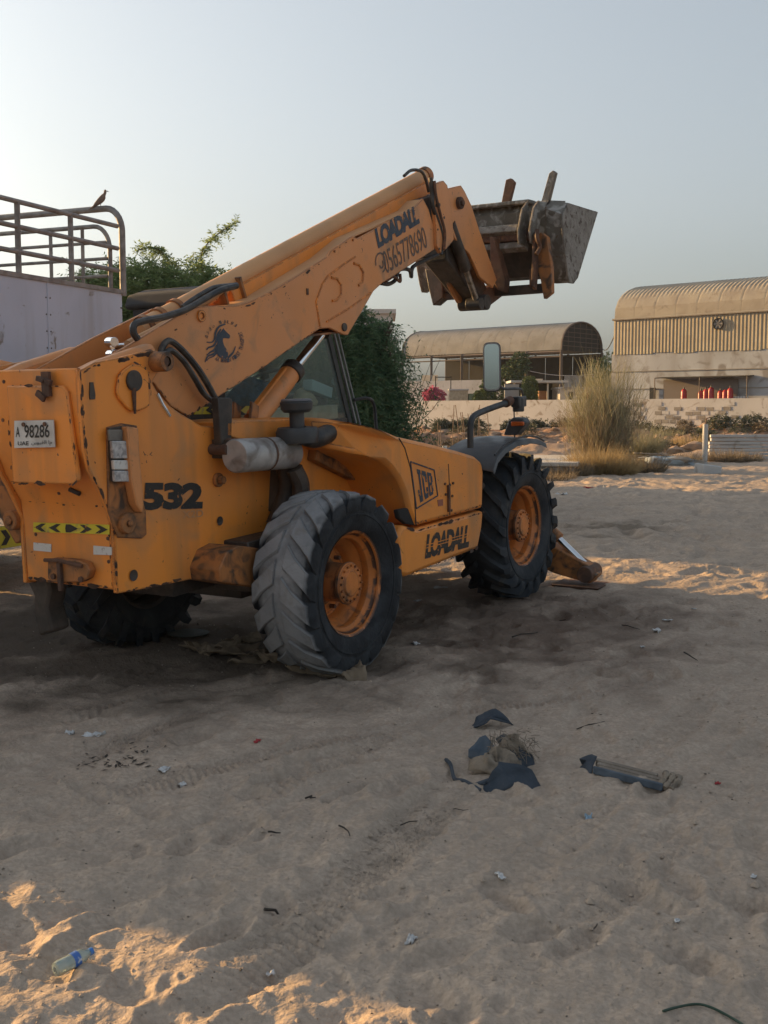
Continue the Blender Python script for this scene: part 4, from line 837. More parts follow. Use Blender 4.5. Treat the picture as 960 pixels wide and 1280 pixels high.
# --- boom head, carriage and bucket
hd = pr('boom_head_plate', [(2.683, 3.589), (2.845, 3.635), (2.917, 3.603), (2.998, 3.362), (3.02, 3.14), (2.88, 3.054), (2.774, 3.005), (2.703, 3.062), (2.696, 3.218), (2.673, 3.372)], .82, .86, ORANGE_FADED, bevel=.005)
pr('boom_head_plate', [(2.683, 3.589), (2.845, 3.635), (2.917, 3.603), (2.998, 3.362), (3.02, 3.14), (2.88, 3.054), (2.774, 3.005), (2.703, 3.062), (2.696, 3.218), (2.673, 3.372)], 1.34, 1.38, ORANGE_FADED, bevel=.005)
HP = [(3.029, 3.594), (3.294, 3.652), (3.371, 3.604), (3.497, 3.495), (3.655, 3.282), (3.869, 3.021), (4.022, 2.839), (3.931, 2.758), (3.656, 2.844), (3.447, 3.046), (3.149, 3.169), (3.091, 3.25)]
pr('knuckle_plate', HP, .88, .91, ORANGE_FADED, bevel=.005); pr('knuckle_plate', HP, 1.28, 1.31, ORANGE_FADED, bevel=.005)
hx = (3.233, 3.488); MB().cyl((hx[0], .88, hx[1]), (hx[0], .845, hx[1]), .055, n=22).cyl((hx[0], .846, hx[1]), (hx[0], .825, hx[1]), .03, n=6).build('knuckle_pin', RUST, TL, .004)
for p, r in zip([(2.696, 3.406), (2.755, 3.419), (2.839, 3.318), (2.776, 3.23), (2.717, 3.205), (2.739, 3.042), (2.813, 3.054)], (.014, .016, .012, .014, .009, .010, .009)): MB().cyl((p[0], .822, p[1]), (p[0], .815, p[1]), r, n=10).build('head_hole', DARKSTEEL, hd)
MB().cyl((hx[0], .91, hx[1]), (hx[0], 1.28, hx[1]), .05).build('knuckle_shaft', RUST, TL)
pr('inner_boom', [(2.576, 3.453), (3.106, 3.58), (3.246, 3.224), (2.915, 2.987), (2.483, 2.96)], .95, 1.25, DARKSTEEL, bevel=.01)
pr('knuckle_core', [(3.182, 3.165), (3.485, 3.218), (3.892, 2.877), (4.098, 2.677), (3.814, 2.622), (3.469, 2.819), (3.174, 2.978)], .98, 1.22, DARKSTEEL, bevel=.015)
# tilt ram
a, b_ = [Vector((x, .92, z)) for x, z in [(3.432, 2.908), (3.671, 2.598)]]; d = (b_ - a).normalized()
tr = MB().tube([a, b_], .030, 14).build('tilt_ram_rod', mat('dull_rod', (.38, .36, .33), .35, .8, var=(.2, .17, .14), vscale=15), TL, angle=50)
MB().tube([a - d * .5, a], .055, 14).build('tilt_ram_barrel', DARKSTEEL, tr)
MB().cyl(b_ + Vector((-.01, -.05, 0)), b_ + Vector((-.01, .10, 0)), .060).build('tilt_ram_eye', DARKSTEEL, tr, .006)
MB().cyl(b_ + Vector((.14, -.04, .02)), b_ + Vector((.14, .26, .02)), .075).build('tilt_link_eye', DARKSTEEL, tr, .008)
pr('tilt_link', [(3.882, 2.578), (4.005, 2.581), (4.393, 2.719), (4.511, 2.868), (4.324, 2.899), (3.958, 2.749), (3.814, 2.637)], .97, 1.03, RUST, bevel=.006)
pr('tilt_link', [(3.118, 3.118), (3.274, 3.144), (3.851, 2.684), (3.711, 2.618)], 1.12, 1.17, ORANGE_DIRTY, bevel=.006)
# carriage frame
cx0 = 4.15
CB = [(1.671, 2.682), (0.45, 2.696), (0.449, 2.787), (1.669, 2.77)]
fr = MB().prism(CB, 'x', cx0, cx0 + .09).build('carriage_bar', DARKSTEEL, TL, .008)
MB().prism([(1.246, 3.321), (0.536, 3.324), (0.537, 3.203), (1.248, 3.219)], 'x', cx0, cx0 + .08).build('carriage_bar', RUST, TL, .008)
MB().prism([(1.729, 3.005), (1.572, 2.978), (1.53, 2.801), (1.532, 2.705), (1.645, 2.63), (1.688, 2.793)], 'x', cx0 - .05, cx0 + .12).build('carriage_end_plate', DARKSTEEL, TL, .008)
MB().prism([(0.515, 3.198), (0.448, 3.267), (0.382, 3.217), (0.343, 2.96), (0.337, 2.688), (0.42, 2.632), (0.452, 2.816), (0.501, 2.97)], 'x', cx0 - .06, cx0 + .02).build('carriage_end_plate', ORANGE_DIRTY, TL, .008)
MB().prism([(0.966, 3.263), (0.923, 3.252), (0.807, 2.837), (0.818, 2.714), (0.895, 2.749), (0.963, 2.893)], 'x', cx0 - .10, cx0 + .02).build('carriage_rib', RUST, TL, .008)
MB().prism([(1.618, 2.997), (1.462, 2.94), (1.329, 2.774), (1.467, 2.749), (1.595, 2.772)], 'x', cx0 - .02, cx0 + .03).build('carriage_rib', DARKSTEEL, TL, .008)
for p in [(0.561, 2.807), (1.357, 2.775)]: MB().cyl((cx0, p[0], p[1] - .05), (cx0, p[0], p[1] + .12), .03, n=10).build('locking_pin', RUST, TL, .003)
# hook brackets on the bucket back
BKm = GALV
def hprof(dz=0): return [(4.37, 3.575 - dz * .2), (4.24, 3.50 - dz * .7), (4.25, 3.32), (4.32, 3.05), (4.38, 2.86), (4.42, 2.80), (4.52, 2.80), (4.61, 2.86), (5.18, 3.54)]   # cheeks with the low heel
def mprof(): return [(4.34, 3.575), (4.28, 3.49), (4.30, 3.30), (4.36, 3.10), (4.42, 2.95), (4.46, 2.88), (4.53, 2.86), (4.61, 2.86), (5.18, 3.54)]                         # recessed middle
b = MB(); b.loft([[(x, y, z) for x, z in (hprof(.10) if y in (.29, 1.93) else hprof(.0) if y in (.46, 1.76) else mprof())] for y in (.29, .46, .462, 1.758, 1.76, 1.93)], caps=False, closed=False)
b.loft([[(x + .02, y, z + .02) for x, z in (hprof(.10) if y in (.31, 1.91) else hprof(.0) if y in (.47, 1.75) else mprof())] for y in (.31, .47, .472, 1.748, 1.75, 1.91)], caps=False, closed=False)
bucket = b.build('bucket', BKm, TL, angle=30, recalc=False)
b = MB(); b.loft([[(x - .012, y, z) for x, z in [(4.32, 3.24)] + mprof()[3:7]] for y in (.47, 1.75)], caps=False, closed=False); b.build('bucket_back_panel', DARKSTEEL, bucket, recalc=False)
for y, s in ((.28, 1), (1.93, 1)):
    MB().prism(bprof(.10) if False else [(4.25, 3.43), (4.38, 3.555), (5.19, 3.545), (4.63, 2.85), (4.52, 2.79), (4.41, 2.79), (4.37, 2.87), (4.31, 3.06), (4.24, 3.32)], 'y', y, y + .022).build('bucket_end', CEMENT, bucket, .006)
MB().box(4.22, 4.38, .62, 1.60, 3.565, 3.605).build('bucket_top_rail', GALV, bucket, .01)
MB().prism([(4.10, 3.30), (4.17, 3.26), (4.20, 3.34), (4.12, 3.37)], 'y', .70, 1.70).build('bucket_back_rail', CEMENT, bucket, .008)
MB().prism([(4.12, 3.14), (4.19, 3.10), (4.20, 3.17), (4.14, 3.20)], 'y', .62, 1.75).build('bucket_back_rail', GALV, bucket, .008)
for y in (.62, .50, 1.62):
    MB().prism([(4.20, 3.58), (4.08, 3.50), (3.98, 3.28), (4.00, 3.16), (4.16, 3.16), (4.22, 3.40)], 'y', y, y + .025).build('hook_bracket', GALV, bucket, .006)
MB().prism([(4.02, 3.24), (4.10, 3.30), (4.12, 3.02), (4.05, 2.72), (3.97, 2.75), (4.0, 3.0)], 'y', .47, .50).build('locking_lever', RUST, bucket, .006)
MB().tube(smooth_path([(4.02, .45, 3.28), (3.99, .44, 3.2), (4.03, .43, 3.12), (3.99, .45, 3.05)], 4), .022, 8).build('chain_shackle', RUST, bucket)
# cement crust as lumps on the back edges
# fork tines left on the carriage, standing above the bucket
for tc_, lab in (([(1.025, 3.45), (0.932, 3.836), (0.88, 3.846), (0.837, 3.803), (0.946, 3.443)], 0), ([(0.61, 3.414), (0.471, 3.848), (0.429, 3.873), (0.396, 3.847), (0.525, 3.406)], 1)):
    MB().prism([(a, b) for a, b in tc_] , 'x', 4.36, 4.41).build('fork_tine', GALV if lab else RUST, TL, .006)

# --- cab
CY0, CY1 = 1.42, 2.20
fx = [(.40, 2.62), (.40, 1.3), (2.12, 1.3), (2.12, 1.55), (1.72, 2.56)]
cab = MB()
def post(b, p, q, w=.035): b.tube([p, q], w, 4)
for y in (CY0, CY1):
    for p, q in zip([(.40, 2.58), (.40, 1.3), (2.12, 1.3), (2.12, 1.55), (1.74, 2.56)], [(.40, 1.3), (2.12, 1.3), (2.12, 1.55), (1.74, 2.56), (.40, 2.60)]): post(cab, (p[0], y, p[1]), (q[0], y, q[1]))
for x, z in ((.40, 2.58), (1.74, 2.56), (2.12, 1.55), (.40, 1.5)): post(cab, (x, CY0, z), (x, CY1, z))
cabf = cab.build('cab_frame', BLACKPLASTIC, TL)
post_ = MB(); post(post_, (1.80, CY0 - .03, 2.56), (2.19, CY0 - .03, 1.55), .014); post(post_, (1.87, CY0 - .03, 2.54), (2.27, CY0 - .03, 1.50), .010); post_.build('windscreen_seal', mat('pale_seal', (.20, .21, .21), .5), cabf)
rf = MB().loft([[(x, y, z) for x, z in ((.32, 2.55), (.36, 2.63), (.55, 2.68), (1.2, 2.70), (1.70, 2.67), (1.82, 2.58))] + [(x, y, z) for x, z in ((1.80, 2.54), (.34, 2.52))] for y in (CY0 - .06, CY0 + .02, CY1 - .02, CY1 + .06)]).build('cab_roof', ROOFBLACK, TL, .012)
MB().box(.325, .345, CY0 + .1, CY1 - .05, 2.40, 2.46).build('rear_header', TANSHEET, TL, .004)
MB().box(.35, .37, CY0, CY1, 1.6, 2.39).build('rear_window', GLASS, TL)
MB().box(.35, .372, CY0, CY1, 2.392, 2.56).build('rear_fascia', ROOFBLACK, TL, .004)
MB().add([(.42, CY0 - .012, 1.56), (2.10, CY0 - .012, 1.56), (1.73, CY0 - .012, 2.54), (.42, CY0 - .012, 2.56)], [(0, 1, 2, 3)]).build('side_window', GLASS, TL, recalc=False)
MB().add([(2.12, CY0, 1.57), (2.12, CY1, 1.57), (1.75, CY1, 2.54), (1.75, CY0, 2.54)], [(0, 1, 2, 3)]).build('windscreen', GLASS, TL, recalc=False)
MB().add([(.42, CY1, 1.56), (2.10, CY1, 1.56), (1.73, CY1, 2.54), (.42, CY1, 2.56)], [(0, 1, 2, 3)]).build('side_window', GLASS, TL, recalc=False)
MB().box(.42, 2.10, CY0 - .02, CY0 + .01, 1.33, 1.56).build('lower_door_panel', CREAM, TL, .004)
MB().box(1.05, 2.05, CY0 - .035, CY0 - .021, 1.54, 1.60).build('window_ledge', DARKSTEEL, TL, .003)
MB().box(.75, 1.98, CY0 + .012, CY0 + .25, 1.60, 1.72).build('cab_shelf', mat('pale_shelf', (.62, .55, .42), .7, var=(.5, .43, .32), vscale=8), TL, .01)
st_ = MB().box(.65, 1.05, 1.62, 2.0, 1.35, 1.62).prism([(.55, 1.6), (.70, 1.6), (.62, 2.25), (.50, 2.25)], 'y', 1.62, 2.0).build('operator_seat', mat('grey_seat', (.26, .27, .27), .8), TL, .04)
c = Vector((1.55, 1.85, 1.95)); n1 = Vector((-.4, 0, .9)).normalized(); e1 = Vector((0, 1, 0)); e2 = n1.cross(e1)
sw = MB().tube([c + (e1 * math.cos(t) + e2 * math.sin(t)) * .19 for t in np.linspace(0, 2 * math.pi, 25)], .014, 6).tube([c, c - n1 * .5], .03, 8).build('steering_wheel', BLACKPLASTIC, TL)
MB().box(1.72, 1.98, 1.52, 2.15, 1.5, 1.82).build('dashboard', DUSTYGREY, TL, .04)
def crumple(name, m, parent, c, s, seed, n=14, amp=.35):
    b = MB(); rings = []
    for i in range(n + 1):
        ph = math.pi * i / n; ring = []
        for j in range(18):
            t = 2 * math.pi * j / 18; k = 1 + amp * float(vnoise(np.array(2.1 * math.cos(t) * math.sin(ph) + 9), np.array(2.1 * math.sin(t) + 2.3 * ph), seed)); ring.append((c[0] + s[0] * k * math.sin(ph) * math.cos(t), c[1] + s[1] * k * math.sin(ph) * math.sin(t), c[2] + s[2] * k * math.cos(ph)))
        rings.append(ring)
    return b.loft(rings, caps=False).build(name, m, parent, angle=70)
crumple('blue_bag', BLUECLOTH, TL, (.95, 1.56, 1.80), (.25, .10, .14), 3)
crumple('cloth_bundle', CREAM, TL, (1.60, 1.52, 1.76), (.12, .08, .10), 5)
MB().obox((1.78, 1.5, 1.86), Vector((.15, 0, -.04)), Vector((0, .05, 0)), Vector((.012, 0, .045))).build('paper_box', PALEBLUE, TL, .006)
MB().tube(smooth_path([(2.14, CY0 - .05, 1.75), (2.3, CY0 - .08, 1.76), (2.42, CY0 - .08, 1.70), (2.45, CY0 - .08, 1.45)], 4), .016, 6).build('grab_handle', BLACKPLASTIC, TL)

# --- engine cover, skirt and inner wing
EY = .06
HC = [(-0.416, 1.749), (-0.189, 1.727), (0.089, 1.685), (0.385, 1.624), (0.702, 1.547), (1.165, 1.461), (1.609, 1.371), (1.868, 1.312), (1.995, 1.249), (2.021, 1.169), (1.996, 0.878), (1.392, 0.88), (0.899, 0.881), (0.823, 0.996), (0.761, 1.143), (0.687, 1.242), (0.582, 1.332), (0.457, 1.399), (0.294, 1.446), (0.077, 1.485), (-0.182, 1.537), (-0.411, 1.565)]
HY = [.45, .32, .18, .08] + [EY] * 14 + [.08, .18, .32, .45]         # the cover curves inward towards the silencer
HA3 = [(0.133, 0.45, 1.718), (0.192, 0.32, 1.704), (0.273, 0.18, 1.673), (0.417, 0.08, 1.621), (0.702, 0.06, 1.547), (1.165, 0.06, 1.461), (1.609, 0.06, 1.371), (1.868, 0.06, 1.312), (1.995, 0.06, 1.249), (2.021, 0.06, 1.169), (1.996, 0.06, 0.878), (1.392, 0.06, 0.88), (0.899, 0.06, 0.881), (0.823, 0.06, 0.996), (0.761, 0.06, 1.143), (0.687, 0.06, 1.242), (0.582, 0.06, 1.332), (0.457, 0.06, 1.399), (0.325, 0.08, 1.443), (0.261, 0.18, 1.468), (0.199, 0.32, 1.503), (0.14, 0.45, 1.516)]
b = MB(); n = len(HA3); b.add(HA3 + [(x, .80, z) for x, y, z in HA3], [tuple(range(n)), tuple(range(2 * n - 1, n - 1, -1))] + [(i, (i + 1) % n, n + (i + 1) % n, n + i) for i in range(n)])
me_tri = b; hood = b.build('engine_cover', ORANGE, TL, .03, label='engine cover with the lettered badge')
HL = [(0.688, 1.537), (0.763, 1.463), (0.836, 1.314), (0.884, 1.106), (0.897, 0.893)]
g = MB().tube([(x, EY - .001, z) for x, z in HL], .005, 6).build('cover_seam', DARKSTEEL, hood)
MB().tube([(x, EY - .001, z) for x, z in [(1.412, 1.29), (1.42, 1.154), (1.422, 0.895)]], .004, 6).build('cover_seam', DARKSTEEL, hood)
for (x, z) in [(1.346, 1.144), (1.422, 1.129), (1.392, 1.016), (1.475, 1.136), (1.458, 1.039), (1.403, 0.965), (1.44, 0.93), (1.355, 1.063)]: MB().cyl((x, EY, z), (x, EY - .012, z), .010, n=8).build('cover_rivet', RUST, hood)
MB().box((1.394, 1.071)[0] - .012, (1.394, 1.071)[0] + .012, EY - .02, EY, (1.388, 0.924)[1], (1.397, 1.132)[1]).build('cover_latch', RUST, hood, .003)
pr('cover_sticker', [(1.227, 1.036), (1.315, 1.031), (1.313, 0.983), (1.238, 0.986)], EY - .003, EY, mat('faded_red_sticker', (.30, .10, .06), .6), parent=hood, bevel=0)
# badge: outlined slanted box with letters
bd = [(0.837, 1.359), (1.184, 1.266), (1.232, 1.068), (0.908, 1.011)]
for i in range(4): 
    p, q = bd[i], bd[(i + 1) % 4]; MB().tube([(p[0], EY - .001, p[1]), (q[0], EY - .001, q[1])], .0065, 4).build('badge_frame', DECAL_BLUE, hood)
BL, BR, TLp, TRp = [Vector(L3(p, EY - .003)) for p in [(0.957, 1.044), (1.176, 1.09), (0.898, 1.305), (1.152, 1.242)]]
JB = MB()
def bq(u, v): return (BL * (1 - u) + BR * u) * (1 - v) + (TLp * (1 - u) + TRp * u) * v
for k, rects in enumerate(([(.35, 1, .85, 1), (.5, .85, .2, .85), (.12, .85, 0, .2), (.0, .3, .2, .38)], [(.0, .34, .1, .9), (.1, .9, 0, .1), (.1, .9, .9, 1), (.34, .62, .1, .2), (.34, .62, .8, .9), (.62, 1, .1, .4), (.62, 1, .6, .9)], [(.0, .34, 0, 1), (.34, .85, .86, 1), (.34, .85, .43, .57), (.34, .85, 0, .14), (.62, 1, .57, .86), (.62, 1, .14, .43)])):
    for u0, u1, v0, v1 in rects:
        f_ = lambda u: (k * .345 + u * .30)
        JB.add([bq(f_(u0), v0), bq(f_(u1), v0), bq(f_(u1), v1), bq(f_(u0), v1)], [(0, 1, 2, 3)])
JB.build('badge_lettering', DECAL_BLUE, hood, smooth=False, recalc=False)
SK = [(0.635, 0.86), (0.705, 0.919), (0.898, 0.863), (1.391, 0.862), (1.996, 0.859), (1.962, 0.719), (1.884, 0.561), (1.379, 0.553), (1.002, 0.543), (0.744, 0.535), (0.643, 0.565), (0.628, 0.706)]
skirt = pr('side_skirt', SK, EY - .008, .62, ORANGE, bevel=.03, label='lower side skirt lettered in black')
BL, BR, TLp = [L3(p, EY - .0105) for p in [(1, 0.622), (1.711, 0.601), (1.032, 0.803)]]
lettering('name_lettering', 'LOADALL', DECAL_BLACK, skirt, BL, BR, TLp, .055, .12, .85)
a, b_ = (1.004, 0.7), (1.742, 0.687)
for dz in (.0, .022): MB().add([(a[0], EY - .0125, a[1] + dz), (b_[0], EY - .0125, b_[1] + dz), (b_[0], EY - .0125, b_[1] + dz + .006), (a[0], EY - .0125, a[1] + dz + .006)], [(0, 1, 2, 3)]).build('lettering_line', ORANGE, skirt, smooth=False, recalc=False)
pr('lamp_opening', [(0.678, 1.03), (0.813, 1.025), (0.903, 0.972), (0.957, 0.876), (0.796, 0.91), (0.697, 0.964)], .075, .12, DARKVOID, bevel=.01)
pr('inner_wing', [(0.055, 1.577), (0.318, 1.536), (0.722, 1.447), (1.003, 1.353), (1.158, 1.229), (1.288, 0.979), (1.327, 0.786), (0.014, 0.927)], .52, .58, ORANGE, bevel=.01)
pr('inner_wing_shelf', [(0.239, 1.509), (0.797, 1.418), (1.013, 1.292), (1.076, 1.177), (0.679, 1.23), (0.205, 1.418)], .44, .52, ORANGE_DIRTY, bevel=.01)
pr('engine_bay', [(0.064, 1.591), (0.493, 1.544), (0.897, 1.263), (0.88, 0.964), (-0.015, 1.078)], .58, .80, DARKSTEEL, bevel=.01)
pr('deck', [(-0.533, 1.719), (-0.403, 1.722), (-0.063, 1.707), (0.364, 1.699), (0.409, 1.482), (-0.076, 1.52), (-0.539, 1.633)], .60, 1.30, ORANGE, bevel=.008)
# --- silencer, pre-cleaner, elbow
a, b_ = (-0.599, 1.508), (0.011, 1.461)
sil = MB().lathe([(0, .0), (0, .098), (.012, .108), (.59, .108), (.60, .10), (.60, 0)], axis='x', n=32).build('silencer', SILENCER, TL, angle=40)
sil.location = (a[0] + .0, .50, a[1] + .005); sil.rotation_euler = (0, .045, 0)
MB().lathe([(.30, .111), (.32, .111)], axis='x', n=32).build('silencer_band', RUST, sil)
MB().box(.02, .05, .05, .20, -.02, .10).build('silencer_bracket', DARKSTEEL, sil, .004)
MB().tube(smooth_path([(.52, .02, .02), (.60, .05, -.1), (.66, .08, -.28), (.60, .14, -.5)], 5), .065, 14).build('exhaust_elbow', DARKSTEEL, sil)
p = (-0.028, 1.732)
pc = MB().lathe([(-.02, 0), (-.02, .085), (.0, .105), (.045, .11), (.055, .10), (.06, 0)], axis='z', n=28).build('air_pre_cleaner', BLACKPLASTIC, TL); pc.location = (p[0], .42, p[1] + .045)
MB().lathe([(-.14, .05), (-.02, .05)], axis='z', n=20).build('intake_stack', BLACKPLASTIC, pc)
MB().lathe([(.057, .104), (.068, .098), (.07, 0)], axis='z', n=28).build('pre_cleaner_cap', mat('grey_cap', (.13, .13, .14), .5), pc)
MB().lathe([(-.12, .0), (-.12, .13), (-.15, .145), (-.22, .14), (-.23, 0)], axis='z', n=24).build('air_filter_housing', BLACKPLASTIC, pc)
MB().tube(smooth_path([(.02, -.02, -.17), (.10, -.06, -.20), (.20, -.08, -.185), (.27, -.09, -.16)], 5), [.066] * 15 + [.06], 16).build('intake_elbow', HOSE, pc)
hose('black_pipe', [(p[0] + .0, .46, p[1] - .35), (p[0] + .06, .45, p[1] - .5), (p[0] + .02, .5, p[1] - .8)], .06, DARKSTEEL)
# --- front fender, mirror arm, indicator
fp = [(1.943, 1.257), (2.089, 1.343), (2.326, 1.391), (2.62, 1.403), (3.031, 1.388), (3.38, 1.342)]
FE = [(2.03, 1.20), (2.10, 1.29), (2.25, 1.355), (2.48, 1.395), (2.75, 1.40), (2.95, 1.375), (3.10, 1.33)]
fb_ = MB(); rg = []
for x, z in FE:
    rg.append([(x, y, z + h) for y, h in ((-.03, -.055), (-.02, -.01), (.10, .0), (.30, .012), (.48, .0), (.52, -.02))] + [(x, y, z + h - .012) for y, h in ((.51, -.02), (.30, .0), (.10, -.004), (-.01, -.02))])
fen = fb_.loft(rg).build('front_fender', FENDER, TL, .004)
MB().tube([(x, -.0, z + .012) for x, z in FE[1:]], .008, 6).build('fender_rib', BLACKPLASTIC, fen)
MB().tube([(2.06, .1, 1.05), (2.3, .5, 1.1)], .03, 8).build('fender_bracket', DARKSTEEL, fen)
arm_p = [(x, y, z) for (x, z), y in zip([(1.904, 1.372), (1.909, 1.5), (1.926, 1.588), (1.998, 1.629), (2.144, 1.653), (2.384, 1.681), (2.571, 1.699)], (.12, .12, .12, .12, .12, .12, .12))]
arm = MB().tube(smooth_path(arm_p, 5), .026, 12).build('mirror_arm', BLACKPLASTIC, TL)
c = Vector(arm_p[-1]); MB().cyl(c, c + Vector((.10, 0, .02)), .040, n=14).build('arm_clamp', RUST, arm, .006)
MB().cyl(c + Vector((.17, -.04, .04)), c + Vector((.17, -.04, -.08)), .05, n=14).box(c.x + .1, c.x + .26, .04, .12, c.z - .04, c.z + .05).build('arm_knuckle', BLACKPLASTIC, arm, .01)
MB().tube([c + Vector((.12, -.02, 0)), c + Vector((.13, -.02, -.30))], .006, 5).build('lamp_wire', BLACKPLASTIC, arm)
ms = [(x, .12, z) for x, z in [(2.78, 1.69), (2.897, 1.712), (2.899, 1.795), (2.8, 1.813), (2.575, 1.82), (2.481, 1.837), (2.452, 1.878)]]
MB().tube(smooth_path(ms, 4), .012, 8).build('mirror_stay', BLACKPLASTIC, arm)
MQ = [(0.248, 2.159), (0.108, 2.162), (0.105, 1.858), (0.223, 1.852)]
cy, cz = sum(p[0] for p in MQ) / 4, sum(p[1] for p in MQ) / 4
def rrect(w, h, r, n=5):
    out = []
    for cx_, cz_, a0 in ((w - r, h - r, 0), (-w + r, h - r, 90), (-w + r, -h + r, 180), (w - r, -h + r, 270)):
        for k in range(n + 1): t = R(a0 + 90 * k / n); out.append((cx_ + r * math.cos(t), cz_ + r * math.sin(t)))
    return out
mh = MB().prism(rrect(.074, .205, .045), 'x', .0, .05).build('mirror_housing', BLACKPLASTIC, TL, .012); mh.location = (2.42, cy, cz); mh.rotation_euler = (0, R(3.2), R(22))
MB().prism(rrect(.068, .198, .04), 'x', -.006, .001).build('mirror_rim', mat('grey_rim', (.25, .25, .25), .5), mh)
MB().prism(rrect(.060, .188, .035), 'x', -.009, -.0065).build('mirror_glass', MIRROR, mh)
lp = MB().prism([(0.113, 1.549), (0.068, 1.576), (-0.02, 1.569), (-0.042, 1.536), (-0.035, 1.509), (0.04, 1.427), (0.16, 1.426)], 'x', 2.60, 2.72).build('indicator_lamp', BLACKPLASTIC, TL, .012)
MB().prism([(0.079, 1.543), (-0.039, 1.543), (-0.039, 1.509), (0.079, 1.502)], 'x', 2.582, 2.602).build('indicator_lens', AMBER, lp, .006)

# --- stabilisers
def stabiliser(mirror):
    s = lambda y: (2.2 - y) if mirror else y
    b = MB()
    A = [(3.50, s(.55), .42), (3.50, s(-.32), .10)]
    def P(y, z, x): return (x, s(y), z)
    body = MB().add([P(.62, .56, 3.42), P(.62, .28, 3.42), P(.05, .09, 3.42), P(-.30, .02, 3.42), P(-.36, .10, 3.42), P(-.28, .19, 3.42), P(.05, .34, 3.42),
                     P(.62, .56, 3.58), P(.62, .28, 3.58), P(.05, .09, 3.58), P(-.30, .02, 3.58), P(-.36, .10, 3.58), P(-.28, .19, 3.58), P(.05, .34, 3.58)],
                    [tuple(range(7)), tuple(range(13, 6, -1))] + [(i, (i + 1) % 7, 7 + (i + 1) % 7, 7 + i) for i in range(7)]).build('stabiliser_leg', ORANGE_DIRTY, TL, .010)
    MB().cyl(P(-.27, .11, 3.36), P(-.27, .11, 3.63), .075, n=22).build('foot_pin', RUST, body, .008)
    MB().add([P(-.42, .0, 3.33), P(.05, .0, 3.33), P(.05, .0, 3.67), P(-.42, .0, 3.67), P(-.38, -.035, 3.36), P(.02, -.035, 3.36), P(.02, -.035, 3.64), P(-.38, -.035, 3.64)], [(0, 1, 2, 3), (4, 5, 6, 7), (0, 1, 5, 4), (1, 2, 6, 5), (2, 3, 7, 6), (3, 0, 4, 7)]).build('foot_pad', RUST, body, .006)
    MB().cyl(P(.03, .40, 3.50), P(-.27, .14, 3.50), .033, n=18).build('stabiliser_rod', CHROME, body)
    MB().cyl(P(.10, .46, 3.50), P(.03, .40, 3.50), .06, n=18).cyl(P(.5, .8, 3.5), P(.06, .43, 3.50), .055, n=18).build('stabiliser_barrel', ORANGE_DIRTY, body, .006)
stabiliser(False); stabiliser(True)
pr('front_crossmember', [(3.38, .25), (3.62, .25), (3.62, .75), (3.38, .85)], .62, 1.58, ORANGE_DIRTY, bevel=.01)

# --- flaked paint: thin dark flecks along worn edges, flat marks with their own outline
def chips(parent, path, off, n, seed, s0=.008, s1=.028, axis='y', a=0.):
    g = random.Random(seed); b = MB(); P = [Vector((x, 0, z)) for x, z in path]; L = [(P[i + 1] - P[i]).length for i in range(len(P) - 1)]; T = sum(L)
    for _ in range(n):
        t = g.random() * T; i = 0
        while i < len(L) - 1 and t > L[i]: t -= L[i]; i += 1
        d = (P[i + 1] - P[i]).normalized(); q = P[i] + d * min(t, L[i]); nr_ = Vector((-d.z, 0, d.x)); q = q + nr_ * g.uniform(-.004, off); l = g.uniform(s0, s1) * (1 if g.random() < .85 else 2.2); w = l * g.uniform(.15, .5); k = g.randint(6, 9); pts = []
        for j in range(k):
            u = 2 * math.pi * j / k; r = g.uniform(.6, 1.2); v = q + d * math.cos(u) * l * r + nr_ * math.sin(u) * w * r; pts.append((v.x, a, v.z) if axis == 'y' else (a, v.x, v.z))
        b.add(pts, [tuple(range(k))])
    return tag(b.build('paint_chips', CHIP, parent, smooth=False, recalc=False), kind='stuff')
CHIP = mat('bare_rusty_metal', (.055, .035, .026), .85, var=(.12, .06, .035), vscale=30)
RE = SP[25:] + SP[:1]
chips(pl1, [(x + .008, z) for x, z in RE], .010, 42, 1, .006, .02, a=.6985); chips(pl1, [(x, z - .01) for x, z in SP[:5]], -.012, 22, 2, a=.6985); chips(pl1, [(x, z + .012) for x, z in SP[19:26]], .012, 40, 3, a=.6985)
chips(pl1, [(-1.6, 1.55), (-1.2, 1.0), (-.8, 1.3)], .35, 26, 4, .003, .008, a=.6985)
chips(hatch, [(a, b) for a, b in hp] + [hp[0]], .01, 40, 5, .006, .02, 'x', -1.6735)
chips(cwo, [(.75, 1.29), (1.45, 1.285)], .02, 14, 6, .005, .016, 'x', -1.4815); chips(cwo, [(.742, 1.17), (.742, .83)], .008, 16, 7, .006, .016, 'x', -1.468); chips(cwo, [(.76, .812), (1.44, .812)], .008, 24, 8, .008, .03, 'x', -1.468)
chips(boom, [(x, z + .012) for x, z in BN[23:34]], .010, 34, 9, .006, .022, a=.8485); chips(boom, [(x, z - .012) for x, z in BN[2:12]], -.010, 24, 10, .005, .016, a=.8485); chips(boom, [(-.9, 2.1), (.8, 2.45), (2.2, 3.1)], .3, 18, 11, .003, .008, a=.8485)
chips(skirt, [(x, z - .008) for x, z in SK[1:5]], -.008, 44, 12, .006, .024, a=EY - .0095); chips(skirt, [(x, z + .012) for x, z in SK[6:10]], .008, 30, 13, .006, .02, a=EY - .0095)
chips(hood, [(x, z + .014) for x, z in [(1.987, 0.893), (1.383, 0.888), (0.902, 0.892)]], .008, 24, 14, .005, .018, a=EY - .0015); chips(hood, [(.9, 1.3), (1.7, 1.0)], .25, 14, 15, .003, .008, a=EY - .0015)
chips(db, D[::4] + D[:1], .01, 22, 16, .004, .014, a=.6785)
